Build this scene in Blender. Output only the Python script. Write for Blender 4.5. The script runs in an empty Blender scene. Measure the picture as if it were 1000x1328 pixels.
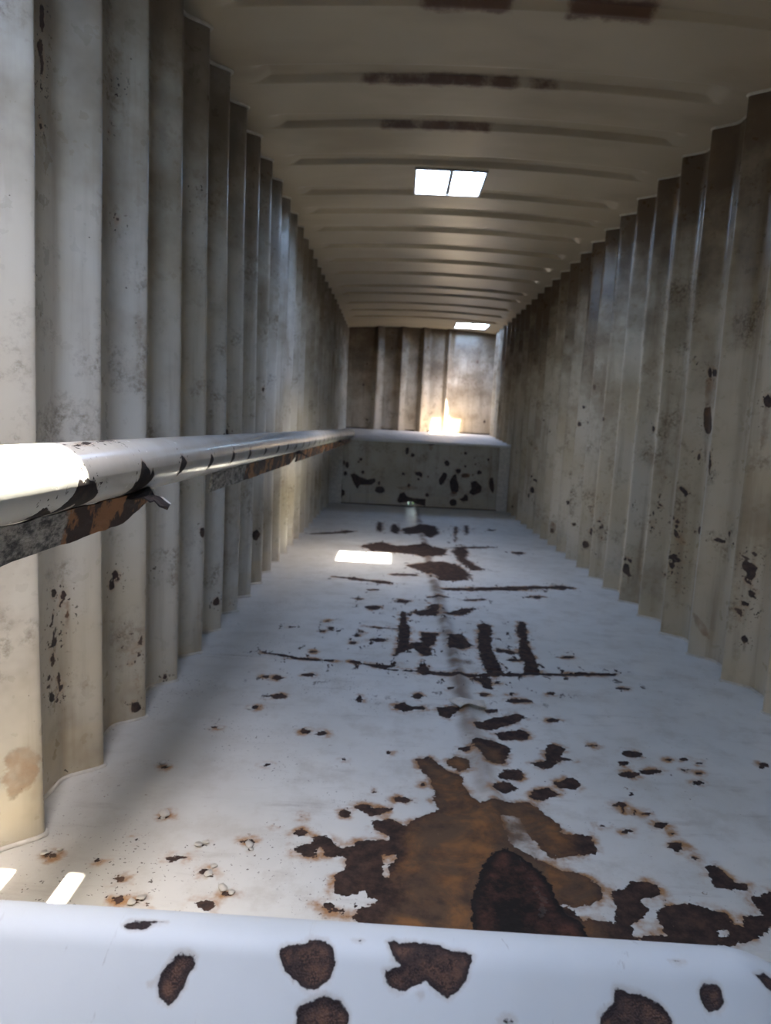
import bpy, math, random
import numpy as np
from mathutils import Matrix, Vector, noise as mnoise

# ------------------------------------------------------------------ camera
scene = bpy.context.scene
COL = scene.collection
cam_data = bpy.data.cameras.new('camera')
cam = bpy.data.objects.new('camera', cam_data); COL.objects.link(cam)
cam_data.sensor_fit = 'HORIZONTAL'; cam_data.sensor_width = 36.0
cam_data.lens = 868.07 / 1000 * 36.0
cam_data.clip_start = 0.02
R_ = Vector((0.99865768, 0.01533576, 0.04947378)); U_ = Vector((-0.05102112, 0.12664157, 0.99063553)); F_ = Vector((-0.00892671, 0.99182999, -0.12725402))
cam.matrix_world = Matrix(((R_.x, U_.x, -F_.x, 0.0), (R_.y, U_.y, -F_.y, 0.0), (R_.z, U_.z, -F_.z, 1.061), (0, 0, 0, 1)))
cam_data.dof.use_dof = True; cam_data.dof.focus_distance = 1.0; cam_data.dof.aperture_fstop = 9.0
scene.camera = cam

# ------------------------------------------------------------------ sky, sun, exposure
SUN = Vector((-0.46, 0.67, -2.63)).normalized()          # direction the light travels
world = bpy.data.worlds.new('world'); scene.world = world; world.use_nodes = True
wn = world.node_tree; wn.nodes.clear()
sky = wn.nodes.new('ShaderNodeTexSky'); sky.sky_type = 'NISHITA'; sky.sun_disc = False
sky.sun_elevation = math.radians(72.8); sky.sun_rotation = math.atan2(-SUN.x, -SUN.y); sky.air_density = 1.0; sky.dust_density = 1.0; sky.ozone_density = 0.15
bg = wn.nodes.new('ShaderNodeBackground'); bg.inputs['Strength'].default_value = 0.8
wo = wn.nodes.new('ShaderNodeOutputWorld')
wn.links.new(sky.outputs[0], bg.inputs[0]); wn.links.new(bg.outputs[0], wo.inputs[0])
sun_d = bpy.data.lights.new('sun', 'SUN'); sun_d.energy = 5.0; sun_d.angle = math.radians(0.53); sun_d.color = (1.0, 0.94, 0.82)
sun = bpy.data.objects.new('sun', sun_d); COL.objects.link(sun)
sun.rotation_euler = SUN.to_track_quat('-Z', 'Y').to_euler(); sun.location = (1, -2, 8)

vs = scene.view_settings
vs.view_transform = 'Standard'; vs.look = 'None'; vs.exposure = 4.1; vs.gamma = 1.0; vs.use_curve_mapping = False

# ------------------------------------------------------------------ sizes (metres)
XL, XR = -0.83, 1.52          # inner ridges of the two corrugated walls
DL, DR = 0.085, 0.095         # depth of the corrugations
H = 2.629                     # ceiling height at the walls
YS, YB = 8.95, 11.2           # step panel, back wall
YF = -0.5                     # front end
PITCH_L, L0 = 0.3426, 1.563
PITCH_R, R0 = 0.348, 2.928
ZS0, ZS1 = 0.885, 1.0         # raised deck, front and back
HATCH = [(-0.66, -0.20, 0.16, 0.74), (0.05, 0.485, 4.44, 4.87), (0.84, 1.33, 10.36, 10.84)]  # first hatch is out of view, enlarged to let in more sky light
FLOOR_RUST={'A':[[120,2046,162,2069,195,2019,227,1979,263,1949,256,1900,271,1863,291,1820,308,1801,340,1748,361,1602,386,1421,357,1285,336,1184,11,1162,-3,1301,-24,1315,-40,1330,-26,1357,1,1374,11,1386,-10,1398,-17,1418,-29,1410,-54,1392,-85,1401,-90,1462,-67,1489,-70,1531,-118,1532,-133,1569,-149,1557,-144,1519,-173,1527,-204,1541,-200,1569,-156,1584,-162,1607,-138,1613,-107,1595,-84,1572,-52,1574,-47,1600,-4,1610,39,1614,32,1625,-2,1652,-7,1692,38,1706,83,1679,107,1713,146,1743,178,1763,159,1807,172,1853,159,1930,135,1969],[502,1705,507,1680,581,1679,570,1603,509,1587,458,1568,467,1635],[288,1806,337,1818,443,1828,472,1775,509,1718,474,1589,451,1565,428,1608,410,1659,399,1741,382,1752,275,1703],[353,1624,412,1562,454,1534,522,1509,542,1476,540,1442,515,1417,466,1402,417,1405,383,1458],[408,1422,461,1382,470,1349,459,1277,428,1260,312,1252],[564,1463,601,1474,627,1502,663,1507,684,1492,680,1453,645,1443,618,1443,627,1408,613,1381,581,1362,572,1345,539,1354,556,1407,552,1434],[460,1357,487,1365,539,1354,572,1345,562,1332,566,1293,549,1247,445,1240],[839,1577,866,1582,874,1548,883,1518,910,1513,896,1488,863,1492,824,1494,826,1534],[643,1396,665,1420,703,1426,744,1433,783,1421,809,1409,811,1375,822,1359,841,1403,877,1406,892,1416,892,1452,899,1479,919,1473,955,1490,1006,1509,980,1432,890,1373,846,1337,802,1322,770,1304,749,1310,720,1285,695,1244,567,1235,578,1294,580,1317,602,1328,642,1330,639,1362],[-68,1761,-41,1773,-9,1758,22,1761,45,1758,15,1717,-15,1715,-47,1738],[-132,1361,-95,1369,-57,1350,-52,1332,-86,1339],[-70,1719,-71,1710,-78,1703,-88,1700,-97,1704,-104,1710,-99,1719,-98,1727,-90,1734,-80,1732,-71,1728],[-193,1691,-193,1687,-198,1685,-203,1683,-209,1684,-211,1688,-212,1691,-210,1694,-206,1698,-198,1698,-195,1694],[-172,1621,-179,1613,-183,1605,-193,1606,-201,1609,-213,1612,-209,1621,-205,1628,-198,1636,-186,1635,-179,1627],[100,1809,92,1798,83,1790,70,1791,56,1789,50,1798,48,1809,56,1820,70,1822,82,1822,89,1816],[-30,1365,-31,1362,-33,1358,-37,1357,-40,1360,-44,1362,-43,1366,-41,1370,-38,1373,-33,1372,-30,1369],[-107,2021,-106,2015,-109,2013,-111,2008,-113,2014,-116,2017,-117,2024,-114,2027,-113,2033,-110,2030,-108,2027],[39,2084,38,2079,36,2075,32,2069,28,2075,24,2078,24,2086,26,2093,32,2093,36,2093,40,2090],[-336,1956,-340,1951,-341,1946,-348,1944,-354,1946,-355,1952,-361,1956,-355,1960,-351,1963,-345,1964,-338,1962],[138,1896,138,1889,135,1885,131,1885,129,1887,128,1892,128,1897,130,1902,132,1907,136,1908,137,1901],[302,2137,305,2125,293,2119,282,2118,274,2122,266,2127,265,2138,275,2147,286,2152,295,2149,308,2148],[458,1986,456,1966,437,1945,413,1950,386,1948,371,1964,380,1989,396,2013,424,2014,447,2019,458,2004],[424,1905,408,1888,393,1874,372,1862,353,1871,342,1886,352,1906,365,1922,384,1935,403,1931,413,1919],[-262,1653,-262,1651,-263,1649,-265,1648,-267,1649,-269,1651,-269,1653,-268,1655,-266,1655,-264,1655,-262,1655],[-2,1835,-4,1832,-5,1829,-8,1828,-11,1829,-13,1832,-13,1836,-11,1839,-9,1841,-6,1840,-4,1838],[213,2029,245,2088,288,2065,295,2003,254,1985],[312,2198,391,2213,449,2159,402,2041,350,2053,330,2107],[573,2193,600,2207,635,2174,603,2118,643,2095,584,2079,559,2032,527,2025,489,2060,544,2084],[539,1879,526,1858,502,1848,476,1833,457,1844,448,1860,462,1879,470,1899,494,1905,519,1911,532,1897],[623,1944,609,1924,591,1908,571,1909,552,1911,544,1926,547,1947,567,1961,587,1978,609,1977,620,1963],[761,2209,754,2201,740,2196,728,2194,720,2197,709,2199,710,2207,722,2213,734,2218,748,2218,757,2215],[889,2164,887,2149,865,2139,843,2134,828,2140,818,2149,820,2163,838,2177,861,2186,876,2179,888,2174],[826,2093,821,2083,809,2078,796,2073,787,2076,788,2085,787,2093,797,2100,807,2103,817,2104,825,2100],[837,2023,828,2012,811,2005,791,1997,774,2001,762,2009,767,2022,786,2032,806,2045,822,2037,839,2034],[919,2049,911,2038,889,2031,864,2022,847,2028,844,2037,837,2046,860,2055,881,2064,903,2064,922,2060],[1041,2142,1034,2136,1024,2132,1013,2129,1005,2131,1004,2136,1008,2141,1012,2146,1022,2150,1034,2152,1041,2148],[980,2132,975,2126,969,2121,963,2123,958,2123,954,2126,956,2132,963,2136,970,2140,977,2141,979,2136],[1078,2120,1072,2115,1065,2110,1056,2106,1051,2110,1046,2113,1049,2120,1058,2126,1066,2128,1077,2131,1079,2126],[1013,2068,1008,2063,1000,2057,989,2057,981,2058,976,2061,981,2066,985,2072,997,2075,1006,2074,1016,2073],[1045,2054,1039,2050,1035,2046,1030,2046,1024,2045,1023,2049,1027,2053,1031,2057,1036,2059,1043,2061,1043,2057],[1019,1991,1011,1983,1002,1976,992,1974,985,1976,988,1985,987,1993,997,2000,1007,2005,1014,2004,1018,1999],[1300,2126,1291,2115,1279,2108,1265,2102,1259,2107,1263,2118,1266,2127,1275,2137,1289,2146,1301,2146,1303,2136],[774,1903,772,1894,765,1890,759,1887,754,1890,753,1897,756,1905,761,1914,769,1915,774,1915,779,1912],[729,1842,724,1835,715,1827,703,1829,688,1827,684,1833,689,1841,698,1848,710,1855,725,1856,727,1848],[783,1800,780,1795,772,1792,764,1791,759,1793,754,1795,754,1800,763,1804,770,1806,779,1809,785,1806],[814,1751,804,1744,797,1736,785,1733,775,1735,774,1743,782,1751,785,1760,797,1761,808,1763,816,1760],[644,1728,637,1725,631,1722,622,1719,617,1722,611,1723,613,1727,620,1730,627,1734,634,1732,639,1731],[707,1711,701,1707,693,1704,684,1700,675,1701,669,1705,677,1711,681,1715,691,1718,701,1719,706,1716],[832,1653,816,1641,802,1635,786,1627,779,1635,769,1641,776,1654,786,1668,805,1672,820,1673,825,1663],[833,1607,830,1604,826,1601,820,1601,817,1602,816,1604,816,1607,819,1611,825,1611,831,1613,834,1611],[811,1708,810,1705,806,1704,802,1703,798,1703,797,1706,797,1709,801,1711,806,1712,810,1713,811,1710],[712,1812,708,1805,705,1799,700,1792,700,1798,703,1807,705,1815,709,1826,712,1828,715,1828,713,1819],[744,1801,740,1793,737,1789,734,1787,733,1789,734,1796,737,1804,740,1809,744,1817,746,1815,746,1810],[-88,7063,-83,6813,-97,6696,-112,6649,-130,6737,-146,6915,-149,7155,-141,7313,-129,7392,-114,7399,-101,7242],[99,6936,83,6737,67,6567,43,6641,20,6643,-2,6782,2,7015,18,7191,40,7298,63,7214,80,7104],[714,7062,699,6910,680,6806,659,6720,662,6862,664,6973,677,7125,695,7251,714,7337,724,7311,729,7229],[838,7158,819,6939,797,6863,772,6755,771,6867,780,7037,803,7242,831,7478,846,7453,867,7518,856,7336],[652,6545,632,6338,620,6277,612,6247,615,6332,622,6450,637,6621,655,6806,677,6995,672,6862,664,6725],[-32,3831,-42,3804,-56,3776,-84,3767,-104,3785,-118,3801,-128,3827,-117,3860,-88,3874,-61,3870,-31,3864],[12,3243,7,3228,-3,3207,-32,3204,-51,3213,-73,3220,-82,3239,-59,3257,-33,3267,-10,3265,7,3257],[-311,3018,-317,3004,-323,2990,-337,2995,-347,2996,-352,3006,-357,3018,-350,3027,-342,3035,-331,3037,-322,3029],[-314,3333,-314,3322,-315,3304,-326,3309,-334,3310,-340,3322,-342,3336,-336,3346,-331,3354,-323,3351,-314,3348],[-267,3388,-270,3372,-275,3358,-285,3361,-292,3367,-300,3374,-301,3389,-298,3403,-290,3409,-281,3411,-272,3403],[-130,3307,-134,3287,-138,3272,-146,3261,-152,3278,-156,3293,-158,3312,-155,3326,-151,3346,-142,3345,-136,3325],[-109,3349,-110,3337,-113,3327,-119,3326,-125,3327,-130,3338,-129,3352,-126,3362,-122,3375,-115,3367,-110,3361],[-142,3176,-143,3164,-150,3157,-158,3151,-166,3155,-175,3163,-174,3177,-172,3192,-161,3198,-151,3198,-143,3189],[-412,2675,-410,2659,-422,2648,-438,2640,-455,2647,-466,2659,-463,2674,-463,2690,-447,2694,-432,2691,-422,2684],[-286,2728,-287,2715,-295,2700,-313,2700,-326,2706,-343,2711,-343,2727,-330,2737,-318,2744,-304,2746,-289,2741],[-367,2484,-369,2467,-386,2456,-405,2456,-422,2457,-433,2468,-435,2481,-425,2492,-414,2504,-394,2508,-377,2498],[-77,2504,-76,2485,-81,2477,-87,2466,-93,2477,-100,2489,-101,2511,-95,2523,-90,2533,-83,2540,-78,2521],[166,2570,162,2556,154,2541,140,2535,130,2545,119,2555,123,2573,133,2583,142,2598,154,2593,160,2581],[440,2619,427,2607,420,2594,407,2591,394,2592,392,2606,395,2619,402,2630,413,2636,426,2639,433,2630],[447,2459,437,2448,428,2439,417,2437,401,2434,396,2446,398,2460,409,2471,422,2476,432,2474,446,2472],[540,2632,534,2625,529,2619,522,2617,513,2616,508,2623,514,2633,517,2643,526,2645,535,2648,542,2643],[604,2575,595,2557,563,2547,536,2545,506,2542,490,2552,501,2568,515,2582,543,2591,568,2589,591,2586],[717,2660,712,2651,703,2643,691,2642,678,2640,674,2649,675,2660,686,2669,698,2675,710,2674,719,2671],[669,2398,665,2388,650,2378,633,2376,621,2380,617,2388,619,2396,626,2406,641,2414,660,2416,671,2409],[500,2752,499,2741,491,2736,484,2731,480,2738,474,2743,476,2754,481,2765,489,2771,497,2769,502,2763],[305,2670,300,2659,290,2654,280,2650,268,2650,267,2660,262,2669,272,2678,283,2682,291,2679,300,2677],[-251,2205,-249,2193,-254,2182,-265,2179,-274,2186,-280,2196,-279,2206,-279,2219,-271,2224,-261,2225,-254,2215],[-179,2193,-186,2182,-192,2174,-201,2172,-212,2173,-221,2181,-216,2193,-215,2205,-206,2212,-196,2207,-189,2201],[1058,2756,1053,2748,1035,2740,1013,2736,998,2739,990,2744,991,2751,1000,2760,1023,2763,1040,2764,1056,2763],[926,3131,905,3120,888,3113,871,3109,850,3106,839,3113,848,3123,860,3131,878,3140,900,3143,917,3139],[150,4016,130,3996,117,3977,90,3963,60,3965,56,3988,45,4007,65,4028,90,4047,115,4038,142,4036],[-147,4002,-154,3988,-165,3981,-176,3976,-186,3979,-192,3987,-194,3998,-192,4011,-178,4014,-165,4022,-153,4014],[-46,4268,-52,4254,-71,4242,-94,4233,-117,4234,-126,4244,-132,4256,-109,4267,-93,4275,-76,4277,-61,4274],[1205,5884,1190,5842,1160,5801,1121,5782,1103,5812,1084,5832,1088,5873,1116,5912,1149,5930,1186,5949,1203,5921],[-353,6630,-369,6592,-392,6550,-442,6528,-472,6553,-513,6558,-515,6596,-483,6630,-447,6651,-407,6669,-377,6654],[1137,7203,1126,7156,1100,7133,1079,7124,1060,7127,1049,7153,1053,7197,1074,7236,1097,7252,1117,7255,1138,7247],[-303,3521,-306,3513,-309,3504,-315,3503,-323,3503,-325,3513,-326,3522,-323,3529,-319,3536,-311,3540,-306,3531],[-464,3380,-461,3372,-474,3368,-483,3364,-495,3363,-496,3371,-504,3377,-496,3384,-486,3387,-477,3389,-467,3387],[108,6939,368,7366,491,7263,499,6735,387,6462,320,6677,144,6621],[-260,5846,-77,6102,66,5941,316,6115,512,5877,475,5597,289,5462,228,5564,32,5615,-166,5631],[540,5792,674,6119,697,5835,642,5474,702,5181,751,5092,624,5020,568,5374],[124,5109,263,5219,408,5333,554,5217,608,4882,573,4685,361,4601,343,4755,264,4865],[140,3773,245,3859,263,3993,320,3960,293,3722,193,3703],[328,3752,430,3895,550,3935,439,3749],[84,3787,118,3768,118,3561,139,3459,122,3201,157,3219,183,3153,116,3114,79,3053,42,3010,61,3162,71,3447],[192,3401,273,3402,254,3253,221,3159,233,3050,187,3032,136,3145,118,3213,177,3240],[509,3595,547,3639,580,3572,529,3209,532,3043,537,2847,468,2837,449,3031,472,3320],[321,3358,407,3425,415,3311,441,3224,380,3156,314,3146],[754,3714,781,3681,763,3500,728,3301,720,3072,704,2871,616,2858,653,3010,646,3170,699,3358,705,3524],[136,2835,185,2980,210,2836,177,2795],[368,2777,447,2811,470,2792,464,2671,421,2677,414,2748],[47,2472,89,2496,119,2463,164,2476,170,2441,125,2429,81,2406,52,2426],[211,2468,269,2483,313,2470,278,2414,252,2370,218,2389],[333,2321,421,2398,516,2444,547,2413,501,2358,406,2293,348,2277],[402,2268,505,2305,540,2269,503,2221,421,2211],[-384,4597,-351,4612,-315,4588,-281,4583,-248,4594,-213,4569,-179,4560,-140,4536,-102,4529,-64,4535,-26,4515,12,4497,50,4458,50,4443,13,4429,-24,4437,-61,4442,-100,4472,-138,4490,-175,4492,-209,4502,-242,4498,-277,4528,-312,4543,-345,4540,-382,4574],[8,4750,42,4783,78,4778,113,4786,148,4798,183,4796,218,4776,217,4751,182,4724,147,4714,112,4718,77,4718,43,4705,8,4729],[346,4372,400,4403,455,4442,508,4443,563,4473,617,4485,672,4502,753,4510,841,4561,925,4580,1012,4614,1093,4614,1187,4668,1207,4655,1235,4678,1259,4680,1274,4650,1299,4660,1314,4629,1307,4602,1276,4570,1255,4576,1225,4546,1203,4545,1185,4565,1160,4550,1079,4546,987,4491,904,4469,820,4433,741,4429,657,4383,604,4373,551,4359,500,4361,446,4336,396,4349,345,4353],[258,4142,281,4161,305,4174,327,4166,350,4172,373,4184,394,4167,393,4153,369,4127,347,4129,324,4125,301,4108,279,4112,257,4122],[475,4107,502,4142,528,4151,552,4148,577,4154,605,4180,628,4171,625,4148,597,4119,573,4124,548,4111,521,4088,496,4078,473,4092],[897,4293,923,4306,947,4313,975,4333,999,4338,1020,4324,1042,4320,1039,4306,1012,4291,984,4268,960,4263,939,4272,916,4269,893,4273],[503,5983,585,6025,668,6065,749,6076,834,6113,914,6117,996,6126,991,6096,906,6057,821,6014,741,6003,659,5968,580,5960,501,5957],[546,3197,565,3210,580,3188,596,3182,614,3187,629,3174,642,3150,639,3132,620,3122,603,3123,589,3142,573,3149,555,3142,542,3168],[569,3043,587,3054,605,3060,621,3054,638,3059,655,3058,670,3054,669,3044,650,3036,633,3031,617,3033,599,3023,582,3026,567,3034],[-563,2974,-533,2970,-502,2965,-471,2958,-439,2941,-410,2941,-378,2928,-351,2927,-323,2927,-295,2927,-266,2917,-239,2921,-210,2907,-209,2901,-236,2891,-264,2898,-291,2891,-319,2895,-347,2897,-374,2900,-404,2905,-436,2923,-465,2923,-497,2935,-529,2948,-561,2961],[-159,2925,-131,2930,-103,2914,-75,2911,-47,2905,-19,2900,8,2896,17,2895,25,2907,34,2920,43,2935,51,2945,60,2932,60,2908,51,2877,43,2868,34,2863,26,2857,17,2851,9,2832,-18,2845,-46,2858,-73,2870,-101,2884,-129,2886,-158,2909],[9,2842,32,2846,54,2851,77,2844,100,2846,123,2848,145,2840,145,2833,122,2826,100,2828,77,2832,54,2826,32,2832,9,2837],[145,2843,180,2860,213,2845,247,2845,282,2845,314,2829,348,2828,406,2842,464,2854,522,2858,581,2873,639,2877,699,2889,759,2901,818,2906,882,2928,939,2924,999,2932,1057,2931,1051,2912,988,2895,928,2888,865,2868,810,2874,750,2863,693,2860,634,2850,574,2832,517,2826,458,2809,401,2800,344,2792,312,2800,277,2792,245,2801,212,2810,178,2804,145,2829],[-787,6340,-722,6399,-657,6462,-588,6496,-518,6530,-449,6583,-376,6587,-374,6560,-441,6478,-511,6445,-578,6395,-645,6346,-714,6326,-782,6303],[-124,3451,-90,3463,-55,3456,-21,3459,13,3450,47,3447,82,3439,81,3432,47,3428,13,3429,-20,3423,-55,3430,-88,3428,-123,3443],[-464,1491,-465,1483,-474,1479,-483,1474,-493,1480,-499,1485,-507,1491,-498,1496,-491,1499,-480,1501,-469,1498],[-445,1498,-447,1495,-453,1494,-458,1492,-465,1493,-466,1495,-470,1497,-465,1499,-460,1501,-455,1500,-448,1501],[-341,1343,-339,1334,-352,1329,-366,1329,-378,1331,-386,1336,-396,1343,-383,1349,-372,1352,-360,1354,-351,1348],[-303,1572,-303,1566,-310,1562,-320,1562,-328,1564,-336,1566,-338,1572,-332,1576,-324,1580,-313,1581,-308,1576],[-305,1553,-304,1546,-305,1541,-308,1538,-312,1543,-315,1548,-316,1555,-316,1562,-314,1566,-310,1563,-307,1558],[-544,1346,-543,1340,-545,1334,-552,1336,-559,1336,-565,1341,-570,1348,-564,1351,-561,1357,-554,1354,-549,1350],[-243,2203,-243,2192,-252,2185,-262,2187,-275,2183,-278,2194,-282,2204,-278,2214,-267,2216,-257,2217,-249,2211],[-184,2198,-185,2192,-187,2183,-195,2183,-203,2183,-205,2192,-207,2199,-203,2205,-199,2214,-190,2213,-183,2208],[-452,2369,-456,2359,-460,2350,-470,2348,-479,2353,-489,2358,-489,2369,-485,2377,-478,2386,-466,2389,-454,2382],[-386,2485,-397,2477,-406,2467,-432,2466,-456,2464,-463,2471,-481,2477,-460,2486,-438,2492,-415,2493,-393,2492],[-637,1911,-640,1906,-644,1903,-649,1901,-657,1901,-660,1906,-663,1911,-662,1917,-655,1918,-648,1920,-643,1916],[-591,1558,-592,1556,-592,1553,-597,1553,-601,1554,-605,1556,-605,1559,-604,1561,-600,1562,-596,1563,-593,1561],[-552,2190,-551,2184,-558,2180,-567,2180,-575,2181,-583,2183,-584,2188,-577,2192,-573,2198,-564,2195,-557,2193],[-472,2675,-470,2666,-476,2657,-487,2653,-496,2660,-506,2664,-503,2674,-503,2684,-493,2687,-483,2688,-476,2682],[-308,1380,-313,1376,-316,1372,-325,1371,-333,1372,-340,1375,-340,1379,-338,1384,-329,1387,-320,1385,-313,1383],[-479,1337,-481,1334,-482,1332,-486,1332,-490,1331,-491,1335,-494,1337,-493,1340,-489,1341,-486,1340,-481,1340],[-373,1450,-371,1446,-379,1443,-388,1443,-398,1442,-404,1446,-403,1450,-401,1454,-392,1456,-382,1457,-375,1454],[-372,1445,-373,1439,-373,1434,-375,1435,-378,1434,-381,1440,-383,1448,-382,1452,-381,1457,-379,1456,-376,1450],[-548,1660,-544,1656,-552,1652,-562,1653,-572,1652,-577,1655,-577,1659,-575,1663,-566,1665,-558,1665,-552,1663],[-553,1670,-551,1661,-550,1654,-553,1654,-556,1658,-560,1666,-563,1674,-564,1681,-564,1686,-561,1686,-557,1679],[-414,1546,-417,1544,-420,1542,-424,1540,-429,1542,-431,1544,-432,1546,-432,1548,-426,1549,-422,1550,-417,1548],[-651,1472,-651,1469,-653,1468,-656,1468,-659,1467,-662,1469,-663,1472,-662,1474,-659,1475,-656,1475,-653,1474],[-760,1482,-764,1478,-764,1471,-773,1469,-782,1474,-788,1478,-792,1482,-788,1486,-783,1490,-775,1489,-767,1487],[-565,1410,-562,1404,-568,1400,-575,1396,-584,1400,-589,1405,-597,1411,-594,1418,-585,1421,-576,1419,-567,1416],[-500,1345,-501,1341,-506,1339,-511,1337,-518,1337,-523,1341,-525,1345,-522,1349,-516,1351,-509,1352,-502,1349]],'B':[[125,2038,161,2060,195,2013,260,1940,264,1870,300,1797,350,1812,424,1823,472,1822,431,1631,357,1285,216,1176,97,1168,54,1293,24,1315,79,1396,47,1469,81,1555,75,1647,114,1714,178,1753,161,1808,174,1853,155,1930],[337,1818,443,1828,472,1775,509,1718,507,1680,532,1674,517,1593,451,1565,428,1608,410,1659,399,1741,382,1752,275,1703,288,1806],[353,1624,412,1562,454,1534,522,1509,542,1476,540,1442,515,1417,466,1402,417,1405,383,1458],[460,1357,487,1365,514,1352,507,1312,480,1242,445,1240],[213,2029,245,2088,288,2065,295,2003,254,1985],[326,2155,400,2144,402,2041,350,2053,330,2107],[413,2989,398,2967,371,2957,349,2951,318,2944,309,2963,303,2984,334,2998,354,3017,378,3011,406,3009],[-758,1483,-761,1477,-765,1472,-774,1470,-784,1471,-792,1476,-793,1482,-789,1487,-783,1490,-775,1489,-765,1488],[-560,1410,-564,1405,-567,1399,-575,1396,-584,1400,-589,1405,-594,1411,-590,1416,-583,1418,-575,1419,-569,1415],[-502,1344,-501,1341,-506,1339,-511,1338,-517,1338,-524,1340,-525,1345,-520,1348,-517,1352,-510,1349,-505,1348]],'C':[[217,1290,225,1390,247,1466,268,1528,304,1586,342,1606,377,1564,409,1519,425,1471,424,1424,436,1380,464,1349,467,1297,443,1192,196,1175]],'H':[[26,1550,60,1553,47,1525,33,1498,44,1468,27,1467,21,1507],[761,1355,788,1358,782,1340,758,1334],[816,1664,828,1661,818,1637,807,1636]]}
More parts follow.
